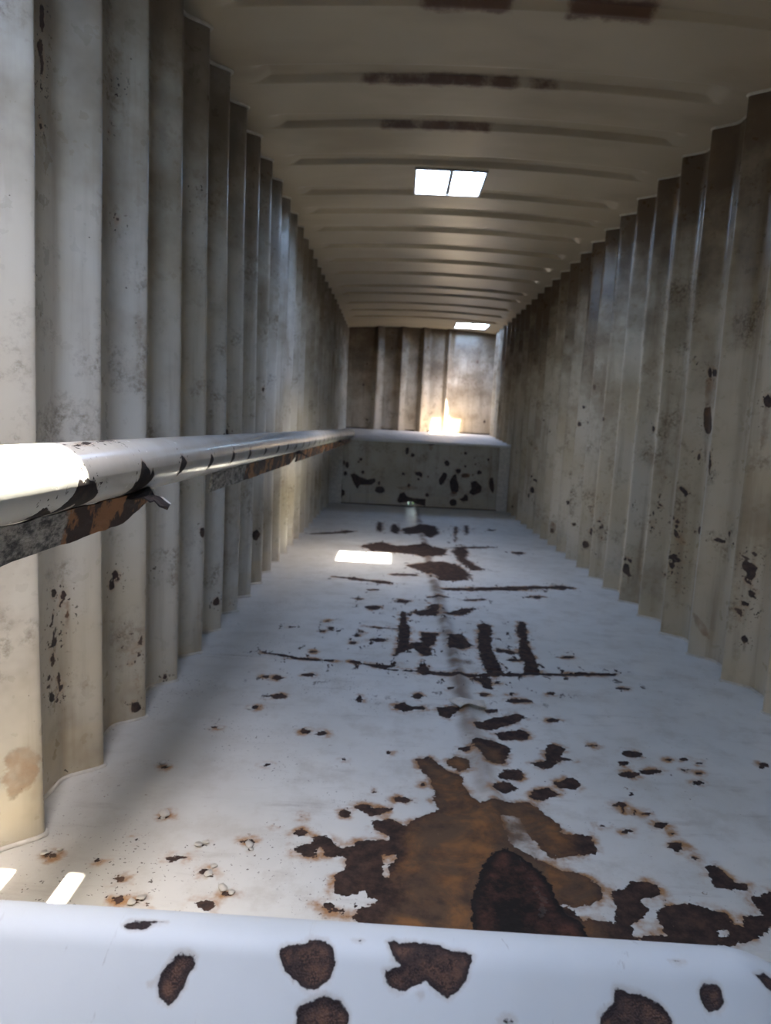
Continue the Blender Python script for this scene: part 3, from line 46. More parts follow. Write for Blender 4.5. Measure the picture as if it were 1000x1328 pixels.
LEFT_RUST={'A':[[3215,1658,3212,1650,3210,1644,3207,1638,3204,1643,3202,1650,3203,1659,3204,1668,3207,1674,3211,1673,3213,1666],[3218,2045,3217,2037,3215,2030,3213,2029,3210,2031,3208,2036,3208,2046,3211,2052,3213,2059,3216,2060,3217,2052],[4114,1990,4113,1985,4107,1983,4103,1979,4099,1981,4096,1983,4096,1988,4098,1993,4103,1995,4108,1997,4111,1993],[2770,553,2765,548,2758,546,2751,543,2744,549,2742,557,2738,565,2745,569,2752,572,2761,570,2765,561],[2800,543,2799,536,2794,533,2789,531,2784,533,2781,542,2783,549,2785,556,2790,559,2795,555,2799,551],[2804,487,2803,478,2799,476,2795,473,2792,479,2791,485,2790,492,2793,497,2796,503,2800,502,2803,494],[2784,517,2785,511,2782,508,2779,510,2776,512,2774,517,2775,521,2776,524,2779,526,2781,524,2783,521],[2756,491,2754,486,2751,480,2746,480,2742,486,2741,492,2740,499,2743,502,2747,506,2751,502,2755,497],[3217,526,3214,516,3209,509,3202,511,3197,517,3193,524,3190,536,3198,540,3202,544,3208,543,3213,536],[3203,488,3197,480,3192,475,3187,475,3180,478,3175,488,3176,500,3179,510,3186,512,3193,508,3198,500],[3225,507,3227,496,3222,491,3218,495,3215,498,3211,503,3212,513,3213,521,3218,525,3222,519,3226,517],[3630,474,3629,470,3627,467,3622,466,3619,470,3616,473,3615,478,3619,480,3622,482,3627,483,3629,477],[3293,47,3289,36,3280,30,3268,37,3260,43,3253,51,3256,60,3256,72,3268,71,3280,69,3286,58],[3276,40,3276,30,3269,31,3264,30,3257,32,3255,41,3254,49,3257,57,3264,58,3270,54,3275,48],[3677,27,3673,20,3669,14,3661,10,3654,19,3652,28,3649,38,3652,49,3661,49,3669,45,3675,37],[4144,554,4141,541,4134,535,4125,530,4116,537,4111,550,4111,564,4116,576,4125,575,4133,576,4139,565],[4534,150,4537,135,4524,133,4513,126,4501,134,4497,149,4500,160,4504,170,4512,178,4525,175,4532,163],[5770,325,5760,308,5752,289,5734,285,5716,296,5708,318,5708,339,5722,350,5733,360,5749,359,5758,342],[4884,989,4887,976,4880,969,4872,968,4864,972,4859,982,4860,995,4865,1003,4871,1008,4879,1011,4886,1003],[4553,965,4554,951,4548,943,4541,944,4533,946,4531,959,4528,971,4533,982,4539,987,4546,981,4554,979],[5774,1252,5771,1241,5765,1236,5760,1230,5755,1239,5750,1245,5751,1256,5753,1265,5759,1268,5764,1266,5769,1262],[4928,49,4927,45,4924,42,4919,43,4915,45,4909,48,4913,53,4913,58,4918,58,4923,56,4927,53],[2730,1998,2725,1984,2722,1969,2715,1970,2709,1969,2704,1976,2703,1992,2710,2004,2716,2015,2724,2023,2727,2010],[2722,1941,2720,1929,2715,1914,2705,1912,2696,1910,2690,1917,2692,1932,2700,1944,2707,1955,2715,1957,2722,1954],[2725,1894,2725,1882,2718,1873,2712,1870,2705,1869,2703,1878,2705,1888,2707,1899,2713,1903,2718,1904,2723,1902],[2720,1852,2717,1846,2715,1839,2711,1833,2708,1837,2706,1842,2706,1849,2708,1857,2712,1861,2716,1861,2719,1859],[2716,1758,2716,1750,2710,1744,2704,1739,2699,1742,2695,1745,2697,1753,2699,1760,2705,1765,2710,1764,2714,1762],[2729,2036,2728,2025,2723,2014,2716,2009,2710,2010,2706,2017,2709,2029,2713,2037,2717,2043,2724,2051,2726,2042],[2788,29,2787,28,2785,25,2782,28,2779,30,2777,33,2776,36,2780,36,2782,37,2785,35,2788,32],[3181,1905,3180,1903,3177,1901,3173,1898,3171,1899,3170,1900,3168,1901,3171,1903,3173,1906,3177,1907,3180,1907],[2760,423,2757,409,2753,401,2749,404,2744,408,2742,422,2744,434,2745,449,2750,450,2754,447,2756,436],[2753,370,2749,359,2745,350,2738,349,2733,360,2730,371,2731,384,2735,391,2739,399,2746,396,2748,381],[2776,305,2776,295,2773,292,2769,289,2766,295,2765,304,2763,315,2766,322,2770,328,2773,320,2776,314],[2742,261,2741,252,2734,251,2727,254,2721,259,2717,267,2715,278,2721,283,2728,285,2736,280,2740,271],[3269,310,3269,306,3264,304,3259,306,3255,308,3250,311,3252,315,3254,317,3259,318,3264,318,3268,314],[3287,274,3284,271,3279,269,3274,269,3270,273,3266,276,3265,281,3270,282,3274,282,3279,281,3282,278],[3259,260,3257,256,3254,252,3248,253,3245,258,3242,261,3242,265,3244,268,3248,268,3253,268,3257,265],[3291,238,3290,235,3286,232,3280,235,3275,237,3269,240,3272,243,3274,245,3279,245,3286,244,3292,241],[3265,209,3264,207,3262,205,3259,205,3256,207,3255,210,3255,213,3257,214,3259,216,3262,216,3264,212],[6591,523,6588,518,6586,512,6580,512,6575,515,6571,520,6572,526,6576,530,6579,535,6585,535,6588,528],[12041,21,12045,3,12011,-3,11978,-3,11953,7,11934,18,11926,34,11938,50,11974,53,12013,52,12032,35],[11197,-9,11196,-17,11180,-21,11159,-19,11141,-15,11116,-9,11116,2,11139,4,11157,6,11183,9,11193,-2],[11577,533,11574,521,11567,512,11558,513,11548,514,11539,525,11544,539,11546,553,11556,555,11567,560,11578,550],[8291,949,8285,933,8274,927,8263,917,8253,931,8240,939,8244,956,8246,974,8260,974,8273,978,8283,965],[2741,370,2740,368,2737,367,2732,369,2728,372,2727,374,2726,377,2729,378,2732,379,2736,376,2739,373],[2729,423,2730,420,2725,420,2721,422,2717,424,2713,427,2713,430,2716,432,2721,431,2725,429,2729,426],[2731,325,2728,320,2723,317,2717,321,2711,325,2710,331,2706,338,2712,341,2717,339,2724,339,2728,332],[2740,280,2736,277,2732,276,2727,276,2723,281,2719,286,2720,290,2724,292,2728,291,2732,289,2737,285],[2785,275,2783,272,2780,270,2776,269,2772,274,2769,278,2770,283,2773,284,2776,286,2781,285,2784,280],[2749,262,2748,256,2746,254,2743,254,2740,257,2740,263,2740,268,2741,274,2744,276,2746,272,2748,268],[2767,408,2764,406,2759,406,2753,406,2749,410,2746,413,2747,416,2748,418,2754,417,2759,415,2766,412],[2738,314,2737,313,2736,311,2732,313,2729,315,2728,317,2727,319,2729,320,2732,319,2735,318,2738,316],[2745,351,2746,346,2743,343,2739,345,2737,348,2735,353,2734,357,2737,360,2740,361,2743,359,2745,355],[2774,439,2774,436,2772,435,2769,435,2767,438,2765,440,2766,443,2767,446,2769,445,2772,445,2774,442],[2748,470,2745,467,2742,464,2738,462,2735,467,2734,472,2732,477,2734,482,2739,481,2743,480,2747,475],[2783,434,2781,429,2778,427,2774,424,2770,428,2768,435,2769,441,2770,447,2775,449,2778,446,2780,440],[2769,453,2768,448,2766,445,2762,445,2760,450,2757,454,2758,458,2760,461,2762,463,2766,462,2768,457],[2776,270,2774,268,2772,265,2770,263,2768,267,2767,271,2766,277,2768,279,2770,279,2773,279,2775,276],[2766,360,2766,355,2764,349,2762,348,2760,353,2760,360,2759,366,2761,371,2763,373,2765,372,2766,367],[2766,422,2767,419,2761,420,2756,420,2752,424,2748,426,2749,428,2751,430,2756,429,2761,426,2766,424],[2785,445,2784,443,2783,439,2781,440,2780,443,2778,444,2779,447,2780,449,2781,451,2783,449,2785,447],[2769,306,2768,304,2766,303,2763,304,2761,306,2759,309,2758,312,2761,313,2763,313,2766,311,2769,309],[2743,469,2741,467,2739,463,2733,466,2729,469,2726,472,2728,475,2728,480,2734,480,2738,476,2742,473],[2731,297,2726,295,2722,292,2714,295,2707,300,2705,305,2705,310,2710,310,2715,313,2721,307,2727,303],[2767,443,2767,440,2765,439,2761,439,2758,441,2756,445,2756,448,2759,449,2762,451,2765,449,2768,446],[2738,412,2734,410,2731,409,2726,411,2720,413,2716,417,2717,421,2722,422,2726,423,2732,420,2734,416],[2734,329,2731,328,2725,329,2718,332,2712,335,2708,338,2710,339,2711,341,2718,339,2724,335,2731,332],[2767,244,2767,238,2762,238,2755,237,2751,244,2744,250,2746,256,2749,260,2756,261,2764,257,2769,250],[2768,346,2768,344,2765,344,2761,345,2757,347,2755,350,2755,352,2757,353,2761,353,2765,351,2768,348],[2754,341,2754,338,2752,337,2749,338,2747,340,2745,343,2745,346,2747,347,2749,347,2752,347,2755,344],[3247,320,3246,318,3243,317,3240,316,3238,319,3234,321,3236,323,3238,325,3240,326,3243,325,3246,323],[3271,207,3270,204,3269,203,3267,203,3265,205,3264,207,3264,209,3265,210,3267,212,3268,210,3270,209],[3273,293,3272,291,3271,290,3269,291,3267,291,3267,293,3267,295,3268,297,3269,297,3270,297,3271,295],[3296,281,3294,279,3293,277,3289,279,3286,279,3284,282,3284,285,3287,286,3289,288,3293,286,3295,284],[3274,274,3271,271,3269,269,3265,268,3263,272,3259,274,3260,279,3263,280,3265,282,3269,282,3273,279],[3297,292,3296,289,3294,288,3291,289,3287,290,3286,293,3286,295,3288,297,3291,297,3294,296,3296,294],[3297,273,3295,270,3293,268,3289,268,3286,271,3284,274,3285,276,3286,279,3289,279,3293,279,3294,276],[3296,297,3295,295,3293,293,3291,291,3289,295,3287,297,3287,301,3289,303,3291,304,3293,302,3296,301],[3272,246,3271,243,3270,241,3268,240,3265,242,3264,245,3264,249,3265,252,3268,252,3270,252,3271,248],[3288,232,3287,230,3286,229,3283,227,3281,229,3279,232,3279,235,3280,238,3283,239,3286,237,3289,235],[3249,214,3248,211,3248,207,3246,209,3244,210,3243,214,3244,217,3244,221,3246,222,3248,221,3249,218],[3277,311,3275,309,3273,308,3270,308,3266,309,3265,312,3265,314,3267,315,3270,316,3273,315,3275,313],[3260,248,3260,245,3257,244,3254,244,3251,245,3250,248,3250,251,3252,252,3254,252,3257,252,3259,250],[3250,321,3249,319,3246,318,3243,317,3239,319,3238,322,3239,324,3241,326,3243,326,3247,327,3248,324]],'B':[[2477,204,2461,193,2450,180,2427,180,2407,197,2397,218,2400,236,2414,245,2430,248,2450,244,2463,225],[2444,164,2435,155,2427,146,2413,153,2399,159,2389,173,2389,189,2402,194,2413,202,2426,188,2437,179],[3267,98,3264,154,3268,209,3272,208,3277,152,3280,95],[2791,527,2796,447,2800,446,2803,525],[2417,212,2459,210,2471,176,2450,142,2402,118,2400,178]]}
PANEL_RUST={'A':[[190,743,189,717,178,706,168,695,154,702,144,725,146,754,148,785,162,794,177,792,190,773],[270,695,271,678,257,670,242,669,227,670,216,684,223,698,224,715,238,725,252,713,271,712],[153,440,155,426,142,421,131,418,118,421,114,433,114,443,117,456,129,459,139,455,148,450],[357,377,354,368,344,365,336,361,327,364,324,372,319,379,324,388,334,391,345,391,351,384],[477,418,477,412,473,406,465,405,460,410,452,413,452,421,457,427,464,428,470,427,474,424],[748,610,740,589,729,567,706,576,688,580,678,597,668,618,681,639,700,649,721,643,734,628],[707,393,682,356,655,311,630,316,617,348,613,394,644,440,666,488,690,481,709,474,723,445],[880,327,884,239,850,213,821,193,790,222,771,285,757,363,779,420,805,456,840,469,858,388],[904,514,897,494,881,481,861,477,844,488,834,502,823,521,839,535,857,543,875,540,896,534],[971,753,967,741,955,737,946,732,935,736,930,746,925,758,933,767,943,776,955,772,963,763],[973,581,966,574,961,566,953,565,946,569,937,574,939,584,940,594,950,599,959,592,965,589],[1024,458,1017,442,988,435,961,431,926,429,907,443,918,460,927,475,956,486,989,482,1009,471],[1075,468,1072,461,1067,456,1060,453,1055,460,1052,464,1051,469,1053,475,1058,481,1065,479,1070,474],[1183,509,1176,494,1164,482,1146,481,1124,480,1114,496,1122,512,1124,528,1140,540,1160,532,1171,521],[869,87,874,61,850,45,822,36,791,44,777,69,772,96,787,121,815,133,846,130,864,110],[1355,351,1359,287,1350,232,1327,260,1312,282,1296,318,1284,384,1293,445,1314,444,1332,454,1344,399],[1273,686,1266,676,1264,663,1253,665,1245,670,1240,679,1241,689,1243,700,1251,703,1259,701,1267,697],[1100,616,1098,609,1092,605,1086,605,1080,606,1077,612,1075,618,1077,625,1084,625,1091,626,1096,622],[1081,700,1078,696,1077,690,1071,689,1066,693,1061,696,1062,702,1064,707,1070,708,1074,707,1081,706],[900,750,898,746,895,742,890,741,885,741,880,746,883,751,886,755,889,757,895,760,899,755],[-105,210,-109,187,-133,167,-174,159,-211,170,-241,189,-233,216,-221,244,-178,255,-136,252,-117,230],[-171,302,-173,288,-177,272,-188,268,-197,277,-203,292,-200,307,-196,318,-189,324,-181,327,-174,316],[-419,606,-430,595,-435,582,-447,583,-457,588,-468,596,-469,611,-460,621,-449,627,-439,623,-427,619],[-390,434,-392,419,-403,409,-416,406,-425,417,-438,424,-431,437,-427,448,-418,457,-405,457,-395,447],[-460,568,-461,560,-468,555,-476,556,-483,557,-488,563,-490,571,-484,577,-477,582,-468,583,-462,576],[-617,406,-622,387,-633,378,-645,371,-663,371,-668,393,-668,413,-663,432,-648,435,-634,437,-625,423],[-601,526,-604,500,-611,476,-626,472,-638,490,-652,507,-649,537,-641,558,-629,564,-618,559,-607,549],[-651,547,-655,529,-661,519,-669,511,-676,523,-682,536,-685,555,-681,575,-672,578,-662,581,-656,564],[-682,224,-676,129,-683,73,-694,58,-706,92,-714,178,-714,257,-712,321,-707,379,-696,374,-688,290],[-641,142,-643,116,-660,102,-678,93,-694,108,-708,126,-699,148,-697,170,-682,184,-663,183,-645,168],[239,287,233,278,229,265,214,260,199,266,191,278,198,290,199,303,211,311,225,304,237,299],[493,169,488,153,482,136,467,143,456,147,444,157,443,175,452,189,463,202,476,191,486,183],[526,858,534,847,507,842,482,837,458,841,442,849,447,859,462,867,479,877,506,874,524,868],[1055,875,1011,865,984,853,908,851,846,852,813,858,824,868,829,880,902,888,983,891,1030,884],[403,675,400,670,397,666,391,664,387,668,383,672,384,677,387,680,390,686,396,685,401,681],[285,468,356,479,393,445,380,392,347,419,299,428],[1039,371,1108,398,1192,319,1189,247,1086,194,1024,227,1056,288],[978,213,1016,179,1024,119,961,104,895,136,946,158],[-579,396,-520,411,-447,367,-350,336,-244,360,-230,318,-287,268,-347,265,-442,260,-475,198,-526,279],[68,70,99,168,157,195,196,137,281,117,448,114,453,18,333,36,260,68,94,43]],'B':[[314,255,344,240,253,232,180,218,115,226,95,238,49,250,127,261,177,278,251,272,338,273],[1023,458,1017,444,1001,426,958,423,917,427,910,445,896,461,911,479,953,489,999,489,1030,477],[505,817,500,791,491,774,478,767,463,775,460,804,458,827,459,856,473,857,485,852,499,846],[881,203,858,185,841,175,819,164,794,170,776,187,775,208,791,225,816,229,840,231,862,221]]}
BACK_RUST={'A':[[-501,2055,-508,2046,-516,2038,-528,2036,-539,2040,-546,2048,-542,2057,-538,2065,-529,2069,-518,2069,-510,2063],[-548,1714,-555,1697,-561,1686,-569,1672,-576,1690,-581,1704,-584,1722,-580,1740,-572,1750,-562,1749,-553,1737],[-391,1491,-398,1484,-404,1478,-413,1476,-421,1480,-428,1485,-431,1494,-422,1499,-414,1502,-406,1501,-398,1498],[-459,1148,-465,1136,-476,1131,-486,1122,-495,1132,-503,1140,-504,1151,-501,1164,-488,1170,-476,1164,-463,1161],[-203,1029,-204,1020,-218,1016,-230,1012,-244,1015,-255,1021,-254,1031,-244,1038,-231,1039,-217,1043,-211,1035],[-870,1468,-873,1454,-884,1446,-896,1450,-908,1450,-915,1459,-917,1472,-911,1483,-898,1483,-888,1483,-882,1476],[1480,1214,1475,1197,1469,1183,1459,1176,1451,1192,1444,1204,1440,1222,1447,1235,1454,1248,1464,1241,1473,1232],[1295,2176,1293,2160,1290,2141,1280,2140,1273,2153,1267,2165,1265,2184,1270,2195,1277,2201,1284,2203,1292,2193],[950,1493,947,1485,942,1480,936,1478,931,1483,927,1488,924,1496,928,1504,935,1504,941,1508,948,1502]],'B':[]}
SILL_RUST={'A':[[-222,4,-219,1,-206,-1,-183,0,-194,4,-203,8,-219,8],[-157,21,-149,24,-149,30,-153,33,-155,41,-164,50,-175,46,-179,37,-174,30,-167,23],[-79,15,-73,13,-57,12,-48,6,-37,7,-32,13,-29,21,-31,30,-43,38,-57,36,-73,28,-78,20],[-58,48,-49,43,-36,40,-23,42,-14,48,-14,60,-55,61],[-5,6,-6,7,-8,7,-10,7,-13,7,-14,7,-13,6,-12,6,-11,5,-8,5,-7,6],[-49,5,-49,5,-50,5,-52,5,-53,5,-55,5,-55,5,-54,4,-52,4,-50,4,-49,4],[-180,40,-181,40,-181,41,-183,41,-184,41,-185,40,-186,39,-184,39,-184,39,-182,39,-181,39],[16,5,21,3,42,3,59,5,73,8,90,10,94,13,88,19,86,26,80,31,70,37,62,35,50,29,42,32,32,35,21,34,16,29,15,25,24,23,29,22,20,15],[47,37,47,37,46,38,45,38,45,37,44,37,44,36,45,36,45,36,46,36,47,36],[197,41,210,35,214,25,228,27,244,30,255,36,258,42,253,54,192,56],[290,21,299,19,306,24,307,30,300,35,290,35,286,28],[341,11,351,7,359,8,360,21,351,20,344,16],[281,7,279,8,276,8,273,9,269,8,267,8,267,7,271,7,273,6,277,6,278,7],[126,46,124,47,122,48,117,48,114,48,112,47,111,47,114,46,117,45,122,45,125,46]],'B':[]}

# ------------------------------------------------------------------ helpers
def link(name, me, mats, parent=None, smooth=False):
    o = bpy.data.objects.new(name, me); COL.objects.link(o)
    for m in (mats if isinstance(mats, (list, tuple)) else [mats]): me.materials.append(m)
    if parent: o.parent = parent
    if smooth: me.polygons.foreach_set('use_smooth', [True] * len(me.polygons))
    return o
def tag(o, label=None, cat=None, kind=None, group=None):
    for k, v in (('label', label), ('category', cat), ('kind', kind), ('group', group)):
        if v: o[k] = v
    return o
def empty(name, loc=(0, 0, 0)):
    o = bpy.data.objects.new(name, None); COL.objects.link(o); o.location = loc; o.empty_display_size = .1; return o
def raw(verts, faces):
    me = bpy.data.meshes.new('m'); me.from_pydata([tuple(map(float, v)) for v in verts], [], faces); me.update(); return me
def grid_mesh(P, keep=None, flip=False):
    """P: (n, m, 3) array of points; keep(i, j) says whether a cell exists."""
    n, m, _ = P.shape
    idx = np.arange(n * m).reshape(n, m)
    a, b, c, d = idx[:-1, :-1], idx[1:, :-1], idx[1:, 1:], idx[:-1, 1:]
    q = np.stack([a, b, c, d] if not flip else [a, d, c, b], -1)
    q = q[keep] if keep is not None else q.reshape(-1, 4)
    me = bpy.data.meshes.new('m')
    me.vertices.add(n * m); me.vertices.foreach_set('co', P.reshape(-1).astype(np.float32))
    k = len(q)
    me.loops.add(k * 4); me.loops.foreach_set('vertex_index', q.reshape(-1).astype(np.int32))
    me.polygons.add(k); me.polygons.foreach_set('loop_start', (np.arange(k) * 4).astype(np.int32))
    me.polygons.foreach_set('loop_total', np.full(k, 4, np.int32))
    me.update(calc_edges=True); me.validate(); return me
def box(x0, x1, y0, y1, z0, z1, bev=0.0):
    if bev <= 0:
        v = [(x, y, z) for x in (x0, x1) for y in (y0, y1) for z in (z0, z1)]
        return v, [(0, 1, 3, 2), (4, 6, 7, 5), (0, 4, 5, 1), (2, 3, 7, 6), (0, 2, 6, 4), (1, 5, 7, 3)]
    import bmesh
    bm = bmesh.new(); bmesh.ops.create_cube(bm, size=1)
    for v in bm.verts: v.co = Vector(((x0 + x1) / 2 + v.co.x * (x1 - x0), (y0 + y1) / 2 + v.co.y * (y1 - y0), (z0 + z1) / 2 + v.co.z * (z1 - z0)))
    bmesh.ops.bevel(bm, geom=bm.edges[:], offset=bev, segments=2, affect='EDGES')
    bm.verts.ensure_lookup_table(); bm.verts.index_update()
    r = [tuple(v.co) for v in bm.verts], [tuple(v.index for v in f.verts) for f in bm.faces]
    bm.free(); return r
def join(parts):
    V, Fc = [], []
    for v, f in parts:
        o = len(V); V += list(v); Fc += [tuple(i + o for i in q) for q in f]
    return raw(V, Fc)
def tube(path, rad, n=8):
    """tube along a list of points"""
    V, Fc = [], []
    path = [Vector(p) for p in path]
    for i, p in enumerate(path):
        t = (path[min(i + 1, len(path) - 1)] - path[max(i - 1, 0)]).normalized()
        a = t.cross(Vector((0, 0, 1)));  a = a.normalized() if a.length > .01 else Vector((1, 0, 0))
        b = t.cross(a).normalized()
        for k in range(n):
            an = 2 * math.pi * k / n
            V.append(tuple(p + a * (rad * math.cos(an)) + b * (rad * math.sin(an))))
    for i in range(len(path) - 1):
        for k in range(n):
            Fc.append((i * n + k, i * n + (k + 1) % n, (i + 1) * n + (k + 1) % n, (i + 1) * n + k))
    Fc.append(tuple(range(n))[::-1]); Fc.append(tuple((len(path) - 1) * n + k for k in range(n)))
    return V, Fc

FAR = -0.10
def sdf(P, polys, out=None):
    """signed distance (positive inside) of 2-D points P to the union of polygons given as flat mm lists"""
    d = np.full(len(P), FAR) if out is None else out
    for flat in polys:
        q = np.array(flat, float).reshape(-1, 2) / 1000
        lo, hi = q.min(0) + FAR, q.max(0) - FAR
        s = np.nonzero((P[:, 0] > lo[0]) & (P[:, 0] < hi[0]) & (P[:, 1] > lo[1]) & (P[:, 1] < hi[1]))[0]
        if not len(s): continue
        p = P[s]; best = np.full(len(s), 1e9); ins = np.zeros(len(s), bool)
        for a, b in zip(q, np.roll(q, -1, 0)):
            e = b - a; w = p - a
            t = np.clip((w @ e) / max(e @ e, 1e-12), 0, 1)
            best = np.minimum(best, ((w - t[:, None] * e) ** 2).sum(1))
            c = ((a[1] > p[:, 1]) != (b[1] > p[:, 1]))
            if abs(e[1]) > 1e-12: ins ^= c & (p[:, 0] < e[0] * (p[:, 1] - a[1]) / e[1] + a[0])
        v = np.sqrt(best) * np.where(ins, 1, -1)
        d[s] = np.maximum(d[s], np.maximum(v, FAR))
    return d
def attr(me, name, val):
    a = me.attributes.new(name, 'FLOAT', 'POINT'); a.data.foreach_set('value', np.asarray(val, np.float32))
def coords(me):
    a = np.empty(len(me.vertices) * 3, np.float32); me.vertices.foreach_get('co', a); return a.reshape(-1, 3).astype(float)

# ------------------------------------------------------------------ node materials
class NT:
    def __init__(s, name):
        s.m = bpy.data.materials.new(name); s.m.use_nodes = True; s.t = s.m.node_tree; s.t.nodes.clear()
        s.co = s.n('ShaderNodeTexCoord').outputs['Object']
        s.sep = s.n('ShaderNodeSeparateXYZ'); s.l(s.co, s.sep.inputs[0])
    def n(s, k, **kw):
        o = s.t.nodes.new(k)
        for a, b in kw.items(): setattr(o, a, b)
        return o
    def l(s, a, b):
        if hasattr(a, 'is_linked'): s.t.links.new(a, b)
        else: b.default_value = a
    def math(s, op, a, b=0.0, c=0.0, clamp=False):
        o = s.n('ShaderNodeMath', operation=op, use_clamp=clamp)
        for i, v in enumerate((a, b, c)): s.l(v, o.inputs[i])
        return o.outputs[0]
    def noise(s, scale, detail=4, rough=.55, stretch=None, dist=0.0):
        v = s.co
        if stretch:
            mp = s.n('ShaderNodeMapping'); mp.inputs['Scale'].default_value = stretch; s.l(s.co, mp.inputs['Vector']); v = mp.outputs[0]
        o = s.n('ShaderNodeTexNoise'); o.inputs['Scale'].default_value = scale; o.inputs['Detail'].default_value = detail
        o.inputs['Roughness'].default_value = rough; o.inputs['Distortion'].default_value = dist; s.l(v, o.inputs['Vector']); return o.outputs['Fac']
    def ramp(s, v, a, b, lo=0.0, hi=1.0):
        o = s.n('ShaderNodeMapRange', interpolation_type='SMOOTHSTEP'); s.l(v, o.inputs[0])
        for i, x in enumerate((a, b, lo, hi)): s.l(x, o.inputs[i + 1])
        return o.outputs[0]
    def mix(s, f, a, b):
        o = s.n('ShaderNodeMix', data_type='RGBA'); s.l(f, o.inputs[0])
        for i, v in ((6, a), (7, b)):
            s.l(v if hasattr(v, 'is_linked') else (*v, 1.0), o.inputs[i])
        return o.outputs[2]
    def attr(s, name):
        return s.n('ShaderNodeAttribute', attribute_name=name).outputs['Fac']
    def mul(s, *a):
        r = a[0]
        for b in a[1:]: r = s.math('MULTIPLY', r, b)
        return r
    def out(s, col, rough, height=None, bump=.3, dist=.004, metal=0.0, spec=.5):
        b = s.n('ShaderNodeBsdfPrincipled'); s.l(col if hasattr(col, 'is_linked') else (*col, 1), b.inputs['Base Color']); s.l(rough, b.inputs['Roughness']); s.l(metal, b.inputs['Metallic'])
        b.inputs['Specular IOR Level'].default_value = spec
        if height is not None:
            u = s.n('ShaderNodeBump'); u.inputs['Strength'].default_value = bump; u.inputs['Distance'].default_value = dist; s.l(height, u.inputs['Height']); s.l(u.outputs[0], b.inputs['Normal'])
        o = s.n('ShaderNodeOutputMaterial'); s.l(b.outputs[0], o.inputs[0]); return s.m

DARK, DARK2 = (0.020, 0.0125, 0.0105), (0.078, 0.041, 0.028)
ORANGE, ORANGE2 = (0.25, 0.115, 0.04), (0.115, 0.07, 0.04)
def rust_layers(n, col, halo=.02, amp=.006, dark=DARK, dark2=DARK2, fine=90, haloamt=.55, stainamt=.95, soft=.012, flecks=False):
    """patches where paint is gone ('rust'), and stained steel ('stain'), from signed distance stored on the vertices"""
    nz = n.math('SUBTRACT', n.noise(fine, 6, .7), .5)
    nz2 = n.math('SUBTRACT', n.noise(fine / 4, 3, .6), .5)
    wob = n.math('ADD', n.math('MULTIPLY', nz, amp * 2), n.math('MULTIPLY', nz2, amp * 2.6))
    if flecks: wob = n.math('MULTIPLY', wob, n.ramp(n.sep.outputs[1], 2.0, 6.0, 1.0, 4.0))
    d = n.math('ADD', n.attr('rust'), wob)
    st = n.math('ADD', n.attr('stain'), n.math('MULTIPLY', wob, 1.5))
    m = n.ramp(d, -.0008, .0012)
    if not flecks: m = n.math('MAXIMUM', m, n.mul(n.ramp(n.attr('rust'), -.045, -.015), n.ramp(n.noise(75, 3, .6), .625, .64)))
    if flecks: m = n.math('MAXIMUM', m, n.mul(n.ramp(d, -.055, -.03), n.ramp(n.noise(42, 5, .75, stretch=(1, .7, 1)), .655, .665)))
    if flecks: m = n.math('MAXIMUM', m, n.mul(n.ramp(n.attr('rust'), -.095, -.05), n.ramp(n.sep.outputs[1], 2.3, 2.8), n.ramp(n.noise(19, 5, .7, stretch=(1, .45, 1)), .60, .612)))
    hal = n.mul(n.ramp(d, -halo, 0.0), n.ramp(n.noise(14, 3), .42, .62), haloamt)
    col = n.mix(hal, col, (0.34, 0.17, 0.06))
    rc = n.mix(n.ramp(n.noise(28, 6, .7), .35, .72), dark, dark2)
    col = n.mix(m, col, rc)
    oc = n.mix(n.ramp(n.noise(9, 6, .65, dist=.6), .4, .65), ORANGE2, ORANGE)
    sm = n.ramp(st, -.004 - soft * .6, soft)
    col = n.mix(n.mul(sm, n.ramp(n.noise(12, 5, .6), .3, .6, .3 * stainamt, stainamt)), col, oc)
    return col, n.math('MAXIMUM', m, n.math('MULTIPLY', sm, .6)), d

def mat_wall(name, base, grime):
    n = NT(name)
    z = n.sep.outputs[2]
    col = n.mix(n.ramp(n.noise(1.3, 4), .35, .7), base, tuple(c * k for c, k in zip(base, (.80, .74, .63))))
    streak = n.noise(1.0, 5, .62, stretch=(9, 9, .7))
    col = n.mix(n.mul(n.ramp(streak, .48, .72), .6 * grime), col, (0.21, 0.15, 0.09))
    top = n.ramp(n.math('ADD', z, n.math('MULTIPLY', n.math('SUBTRACT', n.noise(2.6, 5, .65), .5), 2.2)), 1.3, 2.6)
    col = n.mix(n.mul(top, .88 * grime), col, (0.115, 0.08, 0.05))
    blot = n.mul(n.ramp(n.noise(4.5, 6, .7), .52, .68), n.ramp(n.noise(55, 4, .7), .38, .62), n.ramp(z, .1, .2))
    col = n.mix(n.mul(blot, .75 * grime), col, (0.12, 0.08, 0.045))
    low = n.mul(n.ramp(z, .16, .135), n.ramp(n.noise(6, 3), .3, .7))
    col = n.mix(n.mul(low, .35), col, (0.50, 0.40, 0.24))
    col, m, d = rust_layers(n, col, halo=.012, amp=.004, fine=120, haloamt=.35, stainamt=.62, soft=.004)
    spk = n.mul(n.ramp(n.noise(70, 2, .5), .735, .76), n.ramp(n.noise(3, 2), .5, .6))
    col = n.mix(n.mul(n.ramp(n.noise(1.7, 5, .7), .52, .68), .45 * grime), col, (0.20, 0.14, 0.085))
    col = n.mix(spk, col, (0.03, 0.02, 0.015))
    ro = n.math('ADD', n.ramp(n.noise(20, 4), .3, .7, .26, .42), n.math('MULTIPLY', m, .3), clamp=True)
    h = n.math('SUBTRACT', n.math('MULTIPLY', n.noise(25, 4), .5), n.math('MULTIPLY', m, .6))
    return n.out(col, ro, h, .25, .004)
